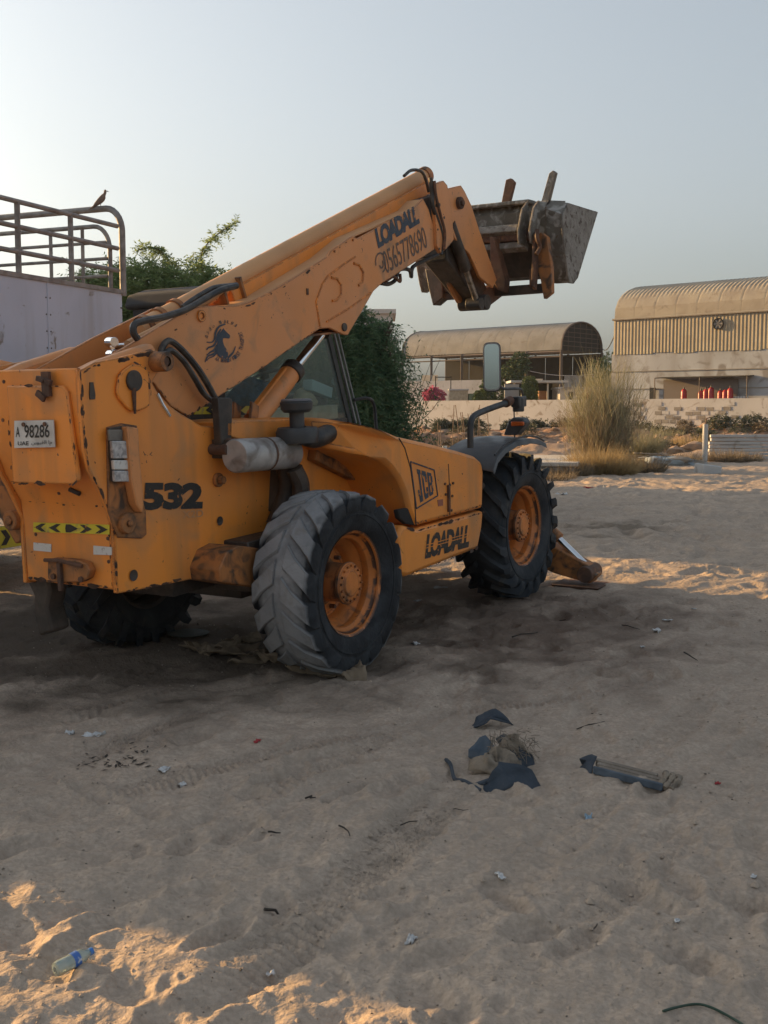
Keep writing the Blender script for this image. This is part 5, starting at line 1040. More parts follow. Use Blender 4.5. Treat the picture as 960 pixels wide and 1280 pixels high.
# ------------------------------------------------------------------ CAGE TRAILER at the left
TD_ = (math.sin(R(23.2)), math.cos(R(23.2))); T0 = Vector(((157 - 480) / 1400 * 12, 12, 0))
tz = zt(-3, 12)
PANEL = mat('grey_painted_trailer_panel', (.46, .52, .63), .6, var=(.40, .455, .55), vscale=1.3, dirt=(.22, .21, .20), dscale=6, dlo=.64, dhi=.70, streak=((.36, .39, .45), 2.5, (2, 2, .2)), bump=.05)
PIPE = mat('rusty_grey_pipe', (.27, .26, .25), .65, .2, var=(.17, .155, .145), vscale=9, dirt=(.24, .22, .20), dscale=14)
tr_ = thing('cage_trailer', 'grey sided livestock trailer with a rusty pipe cage on top', 'trailer')
ZT, ZB = 3.0, 1.15
ed = Vector((TD_[0], TD_[1], 0)); el = Vector((-TD_[1], TD_[0], 0)); LEN, WID = 5.9, 2.3
def tp_(s, t, z): return T0 - ed * s + el * t + Vector((0, 0, z))     # s back from the far end, t leftwards
npan = 5
for i in range(npan):
    for t in (0, WID):
        m = MB(); s0, s1 = i * LEN / npan + .004, (i + 1) * LEN / npan - .004
        m.add([tp_(s, t + d, z) for d in (0, .05) for s, z in ((s0, ZB), (s1, ZB), (s1, ZT), (s0, ZT))], [(0, 1, 2, 3), (7, 6, 5, 4), (0, 4, 5, 1), (1, 5, 6, 2), (2, 6, 7, 3), (3, 7, 4, 0)]); m.build('side_panel', PANEL, tr_, .003)
rv = MB()
for i in range(npan + 1):
    for zz in np.arange(ZB + .1, ZT - .05, .16):
        for ds in (-.03, .03):
            s_ = min(max(i * LEN / npan + ds, .02), LEN - .02); c = tp_(s_, -.001, float(zz)); rv.cyl(c, c - el * .004, .008, n=6)
tag(rv.build('rivets', DARKSTEEL, tr_), kind='stuff')
for i in range(1, npan): MB().obox(tp_(i * LEN / npan, -.002, (ZB + ZT) / 2), ed * .012, el * .004, (0, 0, (ZT - ZB) / 2)).build('seam_strip', PANEL, tr_)
for s in (.0, LEN - .05):
    MB().add([tp_(s + d, t, z) for d in (0, .05) for t, z in ((.05, ZB), (WID - .0, ZB), (WID - .0, ZT), (.05, ZT))], [(0, 1, 2, 3), (7, 6, 5, 4), (0, 4, 5, 1), (1, 5, 6, 2), (2, 6, 7, 3), (3, 7, 4, 0)]).build('end_panel', PANEL, tr_, .003)
MB().add([tp_(s, t, z) for z in (1.0, 1.15) for s, t in ((0, 0), (LEN, 0), (LEN, WID), (0, WID))], [(0, 1, 2, 3), (7, 6, 5, 4), (0, 1, 5, 4), (1, 2, 6, 5), (2, 3, 7, 6), (3, 0, 4, 7)]).build('trailer_floor', DARKSTEEL, tr_)
MB().obox(tp_(LEN / 2, WID / 2, .85), ed * LEN * .48, el * .5, (0, 0, .15)).build('trailer_chassis', DARKSTEEL, tr_)
for s in (3.2, 4.3):
    for t in (.02, WID - .27): MB().tube([tp_(s, t, .5), tp_(s, t + .25, .5)], .5, 28).build('trailer_wheel', RUBBER_DARK, tr_, .04)
for i in range(4): MB().obox(tp_(.75 + i * 1.45, WID - .06, .62), ed * .70, el * .02, (0, 0, .36)).build('far_sun_block', PANEL, tr_, .003)  # unseen boards added to stop low sun passing under the trailer
ub = MB().obox(tp_(2.2, .03, .60), ed * 1.6, el * .03, (0, 0, .10)).build('underrun_bar', YELLOW, tr_, .004)
for k in range(14):
    c = tp_(.75 + k * .22, -.002, .60); MB().add([c + ed * a + Vector((0, 0, b)) for a, b in ((.06, 0), (0, .07), (-.07, .07), (-.01, 0), (-.07, -.07), (0, -.07))], [(0, 1, 2, 3), (0, 3, 4, 5)]).build('chevron', DECAL_BLACK, ub, smooth=False, recalc=False)
def rail(a, b, r=.024, name='cage_rail'): MB().tube([a, b], r, 8).build(name, PIPE, tr_)
MB().obox(tp_(LEN / 2, .03, ZT + .02), ed * LEN / 2, el * .045, (0, 0, .022)).build('top_rail', PIPE, tr_)
for t in (.03, WID - .03):
    for z in (ZT + .24, ZT + .47, ZT + .70): rail(tp_(.02, t, z), tp_(LEN, t, z))
    for k in range(1, 9):
        s = .02 + k * .76
        if s < LEN: MB().tube([tp_(s, t, ZT), tp_(s, t, ZT + .70)], .030, 4).build('cage_post', PIPE, tr_)
# end hoops
def hoop(s, top, ins=.0, r=.034):
    pts = [tp_(s, ins, ZT - .02), tp_(s, ins, top - .25)] + [tp_(s, ins + .16 * (1 - math.cos(a)) * 1.25, top - .25 + .25 * math.sin(a)) for a in np.linspace(.15, math.pi / 2, 7)]
    pts += [tp_(s, WID - ins - .16 * (1 - math.cos(a)) * 1.25, top - .25 + .25 * math.sin(a)) for a in np.linspace(math.pi / 2, .15, 7)] + [tp_(s, WID - ins, top - .25), tp_(s, WID - ins, ZT - .02)]
    MB().tube(pts, r, 10).build('cage_hoop', PIPE, tr_)
HT = 3.90
hoop(-.02, HT); hoop(LEN, HT); hoop(.10, 3.70, .07, .024)
for z in (ZT + .18, ZT + .36, ZT + .53): rail(tp_(.10, .1, z), tp_(.10, WID - .1, z), .018)
for t in (.42, .84, 1.3, 1.75): MB().tube([tp_(.10, t, ZT), tp_(.10, t, 3.70)], .022, 4).build('cage_post', PIPE, tr_)

# bird on the hoop
bp = tp_(-.02, .28, HT + .033)
bird = MB()
FE_ = mat('dove_feathers', (.20, .15, .12), .8, var=(.13, .10, .085), vscale=40)
ax = [(-.115, .002, -.075), (-.09, .008, -.058), (-.06, .012, -.035), (-.035, .024, -.012), (0, .034, .020), (.028, .036, .048), (.045, .030, .072), (.052, .019, .090), (.056, .018, .102), (.060, .021, .116), (.064, .018, .128), (.070, .010, .137)]
rings = []
for x, r, z in ax: rings.append([((-x) + r * .5 * math.cos(t) * 1.2, r * math.sin(t) * .95, z + r * .8 * math.cos(t) * .9 + .0) for t in np.linspace(0, 2 * math.pi, 13)[:-1]])
rings = [[(-p[0], p[1], p[2]) for p in rg_] for rg_ in rings]
bird.loft(rings)
bo = thing('dove', 'small brown dove perched on the trailer end hoop', 'bird', tuple(bp + Vector((0, 0, .03))), R(10))
bird.build('body', FE_, bo, angle=80)
MB().tube([(.078, 0, .128), (.10, 0, .120)], [.006, .001], 6).build('beak', DARKSTEEL, bo)
for y in (-.01, .012): MB().tube([(.01, y, .02), (.012, y, -.032)], .003, 5).build('leg', RUST, bo)

# ------------------------------------------------------------------ foliage
def leafmat(name, c1, c2, tr=.35):
    m = bpy.data.materials.new(name); m.use_nodes = True; N = m.node_tree.nodes; K = m.node_tree.links; b = N['Principled BSDF']; out = N['Material Output']
    tc = N.new('ShaderNodeTexCoord'); n = N.new('ShaderNodeTexNoise'); n.inputs['Scale'].default_value = 3.5; n.inputs['Detail'].default_value = 5; K.new(tc.outputs['Object'], n.inputs[0])
    g = N.new('ShaderNodeNewGeometry'); a = N.new('ShaderNodeMath'); a.operation = 'MULTIPLY_ADD'; K.new(g.outputs['Random Per Island'], a.inputs[0]); a.inputs[1].default_value = .5
    r = N.new('ShaderNodeMapRange'); r.inputs[1].default_value = .3; r.inputs[2].default_value = .7; r.inputs[3].default_value = -.1; r.inputs[4].default_value = .6; K.new(n.outputs[0], r.inputs[0]); K.new(r.outputs[0], a.inputs[2])
    x = N.new('ShaderNodeMix'); x.data_type = 'RGBA'; x.inputs[6].default_value = (*c1, 1); x.inputs[7].default_value = (*c2, 1); K.new(a.outputs[0], x.inputs[0]); K.new(x.outputs[2], b.inputs['Base Color'])
    b.inputs['Roughness'].default_value = .65; b.inputs['Specular IOR Level'].default_value = .3
    t = N.new('ShaderNodeBsdfTranslucent'); K.new(x.outputs[2], t.inputs[0]); s = N.new('ShaderNodeMixShader'); s.inputs[0].default_value = tr
    K.new(b.outputs[0], s.inputs[1]); K.new(t.outputs[0], s.inputs[2]); K.new(s.outputs[0], out.inputs[0]); return m
def nrm(a): return a / np.maximum(np.linalg.norm(a, axis=-1, keepdims=True), 1e-9)
def sprays(o, d, L, nl, ll, lw, droop, g=None, stem=True):
    """feathery twigs: origins o, directions d, lengths L, nl leaflet pairs"""
    g = g or rng; n = len(o); d = nrm(d); s = nrm(np.cross(d, nrm(g.normal(size=(n, 3)) * .4 + [0, 0, 1]))); t = (np.arange(nl) + .6) / nl
    T = t[None, :, None]; P = o[:, None] + d[:, None] * L[:, None, None] * T + np.array([0, 0, -1.]) * (droop * L)[:, None, None] * T ** 2
    tan = nrm(d[:, None] + np.array([0, 0, -2.]) * droop[:, None, None] * T); V = []; 
    for sg in (-1, 1):
        ld = nrm(s[:, None] * sg + tan * .55 + g.normal(size=P.shape) * .28); w = nrm(np.cross(ld, nrm(g.normal(size=P.shape)))) * lw
        le = ll * (1.1 - .5 * np.abs(T - .45)) * g.uniform(.7, 1.2, P.shape[:2] + (1,))
        V.append(np.stack([P, P + ld * le * .5 + w, P + ld * le, P + ld * le * .5 - w], 2).reshape(-1, 3))
    if stem:
        a = o; b_ = P[:, -1]; w = s * lw * .35; m = (o + b_) / 2 + np.array([0, 0, .25]) * (droop * L)[:, None]
        V.append(np.stack([a - w, m - w, m + w, a + w], 1).reshape(-1, 3)); V.append(np.stack([m - w, b_, b_, m + w], 1).reshape(-1, 3))
    V = np.concatenate(V); return V, np.arange(len(V)).reshape(-1, 4)
BARK = mat('grey_brown_bark', (.12, .095, .07), .9, var=(.07, .055, .042), vscale=10, bump=.5, bscale=25)
def tree(name, label, loc, clumps, nsp, L, nl, ll, lw, droop, lm, trunk_r=.12, seed=1, out=.6, up=.1, group=None, cat='tree', drp=(.2, .6), nlimb=None, shell=.55):
    g = np.random.default_rng(seed); root = thing(name, label, cat, loc, 0, group); V = []; Fs = []; k = 0; tot = sum(c[3] ** 2 for c in clumps)
    tb_ = MB(); base = Vector((0, 0, -.1))
    for cx, cy, cz, r in clumps:
        n = max(6, int(nsp * r * r / tot)); u = nrm(g.normal(size=(n, 3))); rad = r * (shell + (1 - shell) * g.random((n, 1)) ** .7); rad *= g.uniform(.55, 1.1, (n, 1)) if shell < .5 else 1
        o = np.array([cx, cy, cz]) + u * rad * [1, 1, .8]; keep = o[:, 2] > .03; o = o[keep]; u = u[keep]
        d = u * out + g.normal(size=o.shape) * .45 + [0, 0, up]; ls = L * g.uniform(.6, 1.4, len(o))
        v, f = sprays(o, d, ls, nl, ll, lw, g.uniform(*drp, len(o)) * (droop / .4), g); V.append(v); Fs.append(f + k); k += len(v)
    for i, (cx, cy, cz, r) in enumerate(clumps):
        c = Vector((cx, cy, cz)); mid = Vector((cx * .35, cy * .35, cz * .45)); p = smooth_path([base, mid, c, c + Vector((cx, cy, r)).normalized() * r * .7], 3)
        tb_.tube(p, [max(.008, trunk_r * (1 - .9 * q / (len(p) - 1)) * (.5 + .5 * (i == 0))) for q in range(len(p))], 6)
        gg = random.Random(seed * 50 + i)
        for _ in range(5):
            e = c + Vector((gg.gauss(0, 1), gg.gauss(0, 1), gg.gauss(.3, 1))).normalized() * r * .95; tb_.tube([mid.lerp(c, .7), (mid.lerp(c, .9) + e) / 2 + Vector((0, 0, .06 * r)), e], [trunk_r * .18, trunk_r * .12, .006], 5)
    tb_.build('trunk', BARK, root, angle=60)
    V = np.concatenate(V); Fs = np.concatenate(Fs); npmesh('crown', V, Fs, lm, root); return root
LD = leafmat('dark_green_leaves', (.045, .10, .055), (.13, .21, .10), .45)
LM = leafmat('mid_green_leaves', (.12, .18, .07), (.25, .32, .13), .6)
LO = leafmat('olive_leaves', (.07, .09, .03), (.17, .18, .07), .35)
LP = leafmat('pink_flowers', (.42, .05, .14), (.65, .20, .30), .3)
LC = leafmat('cypress_leaves', (.045, .08, .03), (.11, .15, .05), .2)
# big dark tree right of the cab
bx, by = -.56, 16.3; bz = zt(bx, by)
cl = [(-.1, 0, 1.6, .85), (.05, .1, 2.3, .70), (-.5, 0, 2.35, .6), (.30, -.2, 2.0, .50), (.30, 0, 1.25, .60), (-.8, .1, 1.7, .7), (.0, -.4, .75, .65), (.55, -.1, .50, .42), (.30, .1, 2.65, .35), (.1, .0, 2.85, .30), (-.6, 0, .7, .6), (.72, -.1, 2.30, .14), (.80, 0, 1.72, .16), (.62, 0, 2.75, .12), (.78, 0, 1.1, .2)]
tree('drooping_tree', 'dense dark green drooping tree growing right behind the cab', (bx, by, bz), cl, 5600, .50, 10, .085, .0100, .8, LD, .10, 4, .7, .0, drp=(.4, 1.0), shell=.35)
cl = [(0, 0, .2, .30), (.35, 0, .18, .26), (.75, .1, .12, .24), (-.35, 0, .25, .35), (1.05, 0, .10, .2), (-.05, 0, .42, .2)]
tree('low_shrub', 'low dark green shrub trailing right from the foot of the drooping tree', (bx + 1.1, by - 1.2, zt(.6, 15)), cl, 1100, .26, 9, .06, .008, .5, LD, .02, 14, .6, .2, cat='shrub')
# bare twiggy stems right of the tree
bt = MB(); bg_ = random.Random(9)
for k in range(60):
    a = Vector((bg_.uniform(-.3, .3), bg_.uniform(-.3, .3), bg_.uniform(0, 1.2))); t = a + Vector((bg_.uniform(-.1, .9), bg_.uniform(-.4, .4), bg_.uniform(.5, 1.5)))
    bt.tube(smooth_path([a, (a + t) / 2 + Vector((.1, 0, -.08)), t], 3), [.008] * 3 + [.005] * 3 + [.003], 4)
o = bt.build('bare_twiggy_bush', BARK); o.location = (bx + .45, by + 1.0, bz + .2); tag(o, 'bare twiggy branches sticking out right of the dark drooping tree', 'bush')
# lighter tree behind the cab and trailer
lx, ly = -4.72, 21.; lz = zt(lx, ly)
cl = [(0, 0, 2.9, 1.3), (1.1, 0, 3.1, 1.0), (-1.0, 0, 2.5, 1.1), (1.9, .1, 3.15, .8), (-1.9, .2, 2.1, .9), (.3, 0, 3.65, .6), (1.3, 0, 3.65, .5), (-.6, 0, 3.5, .5), (-2.9, 0, 2.6, .7), (2.8, 0, 3.0, .8), (.6, -.2, 1.9, 1.2), (2.35, 0, 3.5, .4)]
ft_ = tree('feathery_tree', 'light green feathery tree with two tall wispy shoots behind the cab roof', (lx, ly, lz + .12), cl, 9500, .50, 8, .10, .012, .5, LM, .14, 8, .6, .25)
sV = []; sF = []; kk = 0; g8 = np.random.default_rng(5); sm = MB()
for path in (((.55, 0, 3.3), (.75, 0, 3.8), (.72, 0, 4.2), (.5, 0, 4.42), (.18, 0, 4.38)), ((1.45, 0, 3.2), (1.4, 0, 3.8), (1.35, 0, 4.3), (1.6, 0, 4.62), (1.98, 0, 4.88)), ((2.1, 0, 3.2), (2.4, 0, 3.6), (2.8, 0, 3.72), (3.2, 0, 3.68)), ((-1.3, 0, 3.0), (-1.5, 0, 3.3), (-1.62, 0, 3.4))):
    P_ = smooth_path([tuple(p) for p in path], 8); sm.tube(P_, .012, 5); o_ = np.repeat(np.array([tuple(p) for p in P_]), 3, 0); d_ = g8.normal(size=o_.shape) + [0, 0, .2]
    v, f = sprays(o_, d_, g8.uniform(.10, .24, len(o_)), 6, .085, .010, g8.uniform(.2, .6, len(o_)), g8); sV.append(v); sF.append(f + kk); kk += len(v)
sm = tag(sm.build('shoot', BARK, ft_), kind='stuff'); npmesh('shoot_foliage', np.concatenate(sV), np.concatenate(sF), LM, ft_)
cl = [(0, 0, 2.2, 1.3), (1.2, 0, 1.9, 1.1), (-1.3, 0, 2.3, 1.3), (0, 0, 3.0, .7)]
tree('feathery_tree', 'feathery tree seen through the pipes of the trailer cage', (-9.8, 25, zt(-9, 25)), cl, 2600, .5, 8, .10, .013, .5, LM, .14, 18, .6, .25)
# background greenery
def bgt(name, label, px, py_top, d, zb, w, n, lm, seed, cat='tree', tall=1., ll=.14, lw=.035):
    x = (px - 480) / 1400 * d; top = 1.755 + (515 - py_top) / 1400 * d; h = top - zb; g = random.Random(seed); cl = []
    for k in range(7): cl.append((g.uniform(-.5, .5) * w, g.uniform(-.3, .3) * w, h * (.35 + .45 * k / 6), w * g.uniform(.32, .5)))
    return tree(name, label, (x, d, zb), cl, n, .28, 5, ll, lw, .4, lm, .07, seed, .6, .2, cat=cat)
bgt('green_tree', 'dark green tree standing in front of the hangar behind the wing mirror', 636, 432, 74, 1.2, 1.5, 900, leafmat('hangar_tree_leaves', (.03, .055, .025), (.07, .11, .045), .2), 31)
bgt('green_tree', 'green tree in the gap left of the tan warehouse', 756, 431, 80, .9, 1.5, 700, LM, 32)
def cone_tree(label, px, top, bot, d, w, seed, round_=False, lm=LC):
    x = (px - 480) / 1400 * d; zt2 = 1.755 + (515 - top) / 1400 * d; zb = 1.755 + (515 - bot) / 1400 * d; h = zt2 - zb
    cl = [(0, 0, h * .5, w * .8), (0, 0, h * .25, w * .75), (0, 0, h * .75, w * .65)] if round_ else [(0, 0, h * .12, w), (0, 0, h * .35, w * .95), (0, 0, h * .58, w * .75), (0, 0, h * .78, w * .5), (0, 0, h * .92, w * .25)]
    return tree('clipped_tree' if round_ else 'conical_tree', label, (x, d, zb - .3), cl, 900, .16, 4, .10, .03, .6, lm, .05, seed, .5, -.2 if round_ else .3)
cone_tree('larger conical conifer left of the wing mirror behind the boundary wall', 607, 463, 505, 70, .52, 41)
cone_tree('small conical conifer at the left of the larger one', 597, 483, 505, 69, .36, 42)
cone_tree('tiny conical conifer just right of the larger one', 616, 488, 505, 69.5, .26, 44)
cone_tree('rounded clipped tree between the mirror stay and the outbuilding', 661, 462, 500, 69, .62, 43, True)
bo_ = tree('pink_shrub', 'pink flowering shrub behind the boundary wall', (3.17, 73, 1.9), [(0, 0, .5, .5), (.3, 0, .9, .5), (-.2, 0, 1.0, .45), (.05, 0, 1.2, .35)], 500, .16, 4, .11, .04, .4, LP, .05, 51, .6, .2, cat='shrub')
bz_ = tree('green_shrub', 'green base shrub under the pink flowers', (3.27, 72.7, 1.75), [(0, 0, .35, .5), (.35, 0, .35, .35)], 260, .16, 4, .11, .035, .4, LM, .05, 52, .6, .2, cat='shrub')
# dark low scrub in front of the boundary wall
scl = ['leftmost round grey green scrub seen just right of the mirror arm bend', 'tiny grey green scrub left of the mirror arm under the wall', 'dark scrub right behind the indicator lamp', 'dark scrub just right of the indicator lamp before the wall', 'widest dark scrub midway between lamp and broom bush', 'grey green scrub touching the left side of the broom bush',
       'low dark scrub below and between the lamp side bushes', 'small scrub close behind the top of the indicator lamp', 'scrub hidden behind the middle of the broom bush', 'dark scrub right of the broom bush under the broken render', 'dark scrub behind the round post and above the planks', 'farthest right dark scrub above the precast planks', 'small scrub behind the starter bars']
sc = random.Random(77); BKM = leafmat('bank_scrub_leaves', (.09, .07, .045), (.20, .16, .10), .2)
for i, (px, py, w) in enumerate(((590, 547, .9), (575, 549, .7), (655, 543, 1.0), (680, 540, 1.1), (705, 541, 1.0), (722, 545, .9), (668, 548, .8), (640, 540, .6), (745, 541, .7), (800, 537, .9), (900, 536, .8), (938, 535, .9), (552, 530, .5))):
    d = 50; x = (px - 480) / 1400 * d; tree('desert_scrub', scl[i], (x, d, gzat(x, d) - .05), [(0, 0, .25, w * .5), (w * .4, 0, .2, w * .4), (-w * .4, 0, .2, w * .4)], 260, .22, 5, .10, .018, .3,
        leafmat('scrub_leaves_%d' % i, (.045, .06, .04), (.12, .125, .085), .2) if i == 0 else bpy.data.materials['scrub_leaves_0'], .02, 60 + i, .7, .4, group='low scrub before the boundary wall', cat='shrub')

for i in range(26):          # brown and olive tufts all along the earth bank
    px = sc.uniform(540, 958); d = sc.uniform(38, 49); x = (px - 480) / 1400 * d
    tree('bank_scrub', 'low brownish scrub scattered over the earth bank below the boundary wall', (x, d, gzat(x, d) - .05), [(0, 0, .15, sc.uniform(.18, .4)), (sc.uniform(.2, .5), 0, .12, sc.uniform(.15, .3))], 110, .22, 5, .09, .016, .3, BKM if i % 3 else bpy.data.materials['scrub_leaves_0'], .015, 300 + i, .7, .4, group='brownish scrub on the earth bank', cat='shrub')
# wispy broom bush and dry grass (blades)
def blades(name, m, root, n, r0, h, spread, w, curve, seed, seg=4, lean=(0, 0)):
    g = np.random.default_rng(seed); a = g.uniform(0, 2 * np.pi, n); rr0 = r0 * np.sqrt(g.random(n)); base = np.stack([rr0 * np.cos(a), rr0 * np.sin(a), np.zeros(n)], 1)
    el_ = g.uniform(.15, 1, n) ** .8; d = nrm(np.stack([np.cos(a) * spread * el_ + g.normal(size=n) * .15 + lean[0], np.sin(a) * spread * el_ + g.normal(size=n) * .15 + lean[1], np.ones(n)], 1)); L = h * g.uniform(.45, 1.05, n) * (1.05 - .25 * el_)
    side = nrm(np.cross(d, nrm(g.normal(size=(n, 3))))); t = np.linspace(0, 1, seg + 1); T = t[None, :, None]
    P = base[:, None] + d[:, None] * L[:, None, None] * T + np.array([0, 0, -1.]) * (curve * L * el_)[:, None, None] * T ** 2.2 + g.normal(size=(n, 1, 3)) * .05 * h * T ** 2
    W = side[:, None] * (w * (1.05 - T)); V = np.stack([P - W, P + W], 2).reshape(-1, 3); st = (seg + 1) * 2
    q = np.array([[2 * i, 2 * i + 1, 2 * i + 3, 2 * i + 2] for i in range(seg)]); Fq = (np.arange(n)[:, None, None] * st + q[None]).reshape(-1, 4); return npmesh(name, V, Fq, m, root)
BR1 = leafmat('broom_green', (.19, .185, .11), (.36, .33, .21), .3); BR2 = leafmat('dry_straw', (.28, .20, .09), (.46, .35, .19), .35); BR3 = leafmat('dead_grey_straw', (.17, .13, .09), (.30, .24, .16), .3)
d = 29.; x = (752 - 480) / 1400 * d; z = gzat(x, d)
br = thing('broom_bush', 'tall wispy olive green broom bush in the middle distance', 'bush', (x, d, z - .05))
def twig_cloud(name, m, root, n, cz, rx, rz, L, w, seed, seg=4):
    """short bent twigs filling an uneven cloud"""
    g = np.random.default_rng(seed); u = nrm(g.normal(size=(n, 3))); rr_ = g.random((n, 1)) ** .45
    lob = 1 + .22 * np.sin(3 * np.arctan2(u[:, 1:2], u[:, :1]) + 2 * u[:, 2:]) + .15 * np.sin(7 * u[:, :1] + 5 * u[:, 2:])
    c = u * rr_ * lob * [rx, rx, rz] + [0, 0, cz]; c = c[(c[:, 2] > .1)]; n = len(c)
    d_ = nrm(c * [.55, .55, .3] + [0, 0, .9] + g.normal(size=(n, 3)) * .42); ln_ = L * g.uniform(.4, 1.2, n); side = nrm(np.cross(d_, nrm(g.normal(size=(n, 3))))); bend = nrm(g.normal(size=(n, 3))) * .22
    t = np.linspace(0, 1, seg + 1); T = t[None, :, None]; P = c[:, None] + (d_[:, None] * (T - .5) + bend[:, None] * (T ** 2)) * ln_[:, None, None]
    W = side[:, None] * (w * (1.1 - .8 * T)); V = np.stack([P - W, P + W], 2).reshape(-1, 3); st = (seg + 1) * 2
    q = np.array([[2 * i, 2 * i + 1, 2 * i + 3, 2 * i + 2] for i in range(seg)]); Fq = (np.arange(n)[:, None, None] * st + q[None]).reshape(-1, 4); return npmesh(name, V, Fq, m, root)
twig_cloud('twigs', BR1, br, 3300, 1.5, .95, 1.25, .65, .0052, 71); twig_cloud('fine_twigs', BR3, br, 2600, 1.1, 1.0, 1.0, .5, .005, 75); blades('stems', BR3, br, 420, .25, 2.4, .42, .009, .1, 72)
br2 = thing('broom_bush', 'smaller grey green broom bush leaning behind the right of the tall one', 'bush', ((800 - 480) / 1400 * 33, 33, gzat(7.5, 33)))
blades('twigs', BR1, br2, 1500, .4, 1.5, .8, .007, .25, 73)
for i, (px, d, h, n, m, lab, r0) in enumerate(((745, 26.5, .95, 3000, BR2, 'golden dry grass clump in front of the broom bush', .5), (772, 26.3, .75, 2000, BR2, 'smaller golden dry grass clump right of the first', .4), (712, 26, .6, 1700, BR3, 'greyish dry grass at the left foot of the broom bush', .5),
        (806, 28, .65, 1300, BR3, 'dead straw tuft between the bush and the tarpaulin', .45), (690, 25, .35, 900, BR3, 'short dead grass beside the foundation slab', .5), (850, 31.5, .6, 1300, BR3, 'pale dead tuft left of the round post', .5), (905, 33, .6, 1300, BR3, 'grey dead bush before the precast planks', .5), (930, 33.2, .45, 900, BR3, 'low grey dead bush at the right of the precast planks', .5), (862, 40, .7, 900, BR2, 'straw coloured bush near the boundary wall', .6), (745, 50, .7, 700, BR1, 'olive tuft near the boundary wall', .6), (835, 46, .6, 700, BR1, 'olive green tuft by the boundary wall above the round post', .5))):
    x = (px - 480) / 1400 * d; t_ = blades('dry_grass', m, None, n, r0, h, .9, .006 * d / 28, .35, 80 + i); t_.location = (x, d, gzat(x, d) - .03); tag(t_, lab, 'grass clump')

# ------------------------------------------------------------------ rubble and litter
ROCK = mat('dusty_rubble', (.36, .24, .16), .95, var=(.24, .18, .135), vscale=3, bump=.5, bscale=20)
def rock_v(r, seed, flat=.6):
    g = np.random.default_rng(seed); b = bmesh.new(); bmesh.ops.create_icosphere(b, subdivisions=2, radius=r)
    o_ = g.uniform(0, 50, 3)
    for v in b.verts:
        k = 1 + .45 * float(vnoise(np.array(v.co.x / r * 1.3 + o_[0]), np.array(v.co.y / r * 1.3 + v.co.z / r * 1.1 + o_[1]), seed)); v.co *= k; v.co.z *= flat
    vs_ = [tuple(v.co) for v in b.verts]; fs = [tuple(v.index for v in f.verts) for f in b.faces]; b.free(); return vs_, fs
rbb = MB(); rg2 = random.Random(21)
for i in range(420):
    y = rg2.uniform(38, 56); x = rg2.uniform(0, y * .36); r = rg2.uniform(.06, .26) * (1.2 if rg2.random() < .1 else .8); v, f = rock_v(r, i % 9); z = gzat(x, y); rbb.add([(a + x, b + y, c + z) for a, b, c in v], f)
tag(rbb.build('rubble', ROCK, smooth=False), 'orange brown rubble heaped before the boundary wall', 'rubble', kind='stuff')
peb = MB()
for i in range(2600):
    y = 2.1 + 14 * rg2.random() ** 1.6; x = (rg2.random() - .5) * y * .85; r = rg2.uniform(.0025, .007) * (1 + y * .05); v, f = [(r, 0, 0), (0, r, 0), (-r, 0, 0), (0, -r, 0), (0, 0, r * .8)], [(0, 1, 4), (1, 2, 4), (2, 3, 4), (3, 0, 4)]
    z = gzat(x, y); t = rg2.uniform(0, 6); ct, st2 = math.cos(t), math.sin(t); peb.add([(x + a * ct - b * st2 * .6, y + a * st2 + b * ct * .6, z + c) for a, b, c in v], f)
cl_ = MB()
for i in range(2600):
    y = 2.1 + 12 * rg2.random() ** 1.5; x = (rg2.random() - .5) * y * .85; r = rg2.uniform(.003, .010) * (1 + y * .06) * (2 if rg2.random() < .04 else 1); v = [(r, 0, 0), (.3 * r, r, 0), (-.8 * r, .5 * r, 0), (-.7 * r, -.7 * r, 0), (.4 * r, -.9 * r, 0), (.1 * r, .1 * r, r * .9)]; z = gzat(x, y) - r * .1; t = rg2.uniform(0, 6); ct, st2 = math.cos(t), math.sin(t)
    cl_.add([(x + a * ct - b * st2, y + a * st2 + b * ct, z + c) for a, b, c in v], [(0, 1, 5), (1, 2, 5), (2, 3, 5), (3, 4, 5), (4, 0, 5)])
tag(cl_.build('sand_clods', SAND, smooth=False), 'small crumbled clods of sand over the open ground', 'clods', kind='stuff')
tag(peb.build('pebbles', mat('pebble_mix', (.40, .33, .26), .9, var=(.10, .08, .06), vscale=3), smooth=False), 'tiny pebbles and crumbs scattered over the sand', 'pebbles', kind='stuff')
def sheet(name, m, px, z0, w, h, seed, label, cat, amp=.06, rot=0., lift=.02, n=14, ragged=.25, curl=(0, 0, 0), group=None):
    (x, y) = px; z = gzat(x, y); g = np.random.default_rng(seed); u = np.linspace(-1, 1, n); U, Vv = np.meshgrid(u, u)
    rad = 1 + ragged * vnoise(np.arctan2(Vv, U) * 2.3 + 5, np.zeros_like(U) + seed, seed); X_ = U * w / 2 * rad; Y_ = Vv * h / 2 * rad
    Z_ = lift + amp * (vnoise(U * 1.7 + seed, Vv * 1.7, seed) + .5 * vnoise(U * 4 + seed, Vv * 4, seed + 1)) + curl[0] * U ** 2 + curl[1] * Vv ** 2 + curl[2] * U * Vv
    Z_ = np.maximum(Z_, -.02); V = np.stack([X_, Y_, Z_], -1).reshape(-1, 3)
    I_ = (np.arange(n - 1)[:, None] * n + np.arange(n - 1)[None]).ravel(); F_ = np.stack([I_, I_ + 1, I_ + n + 1, I_ + n], 1)
    o = npmesh(name, V, F_, m, smooth=True); o.location = (x, y, z); o.rotation_euler = (0, 0, rot)
    sd = o.modifiers.new('thickness', 'SOLIDIFY'); sd.thickness = .004; return tag(o, label, cat, group)
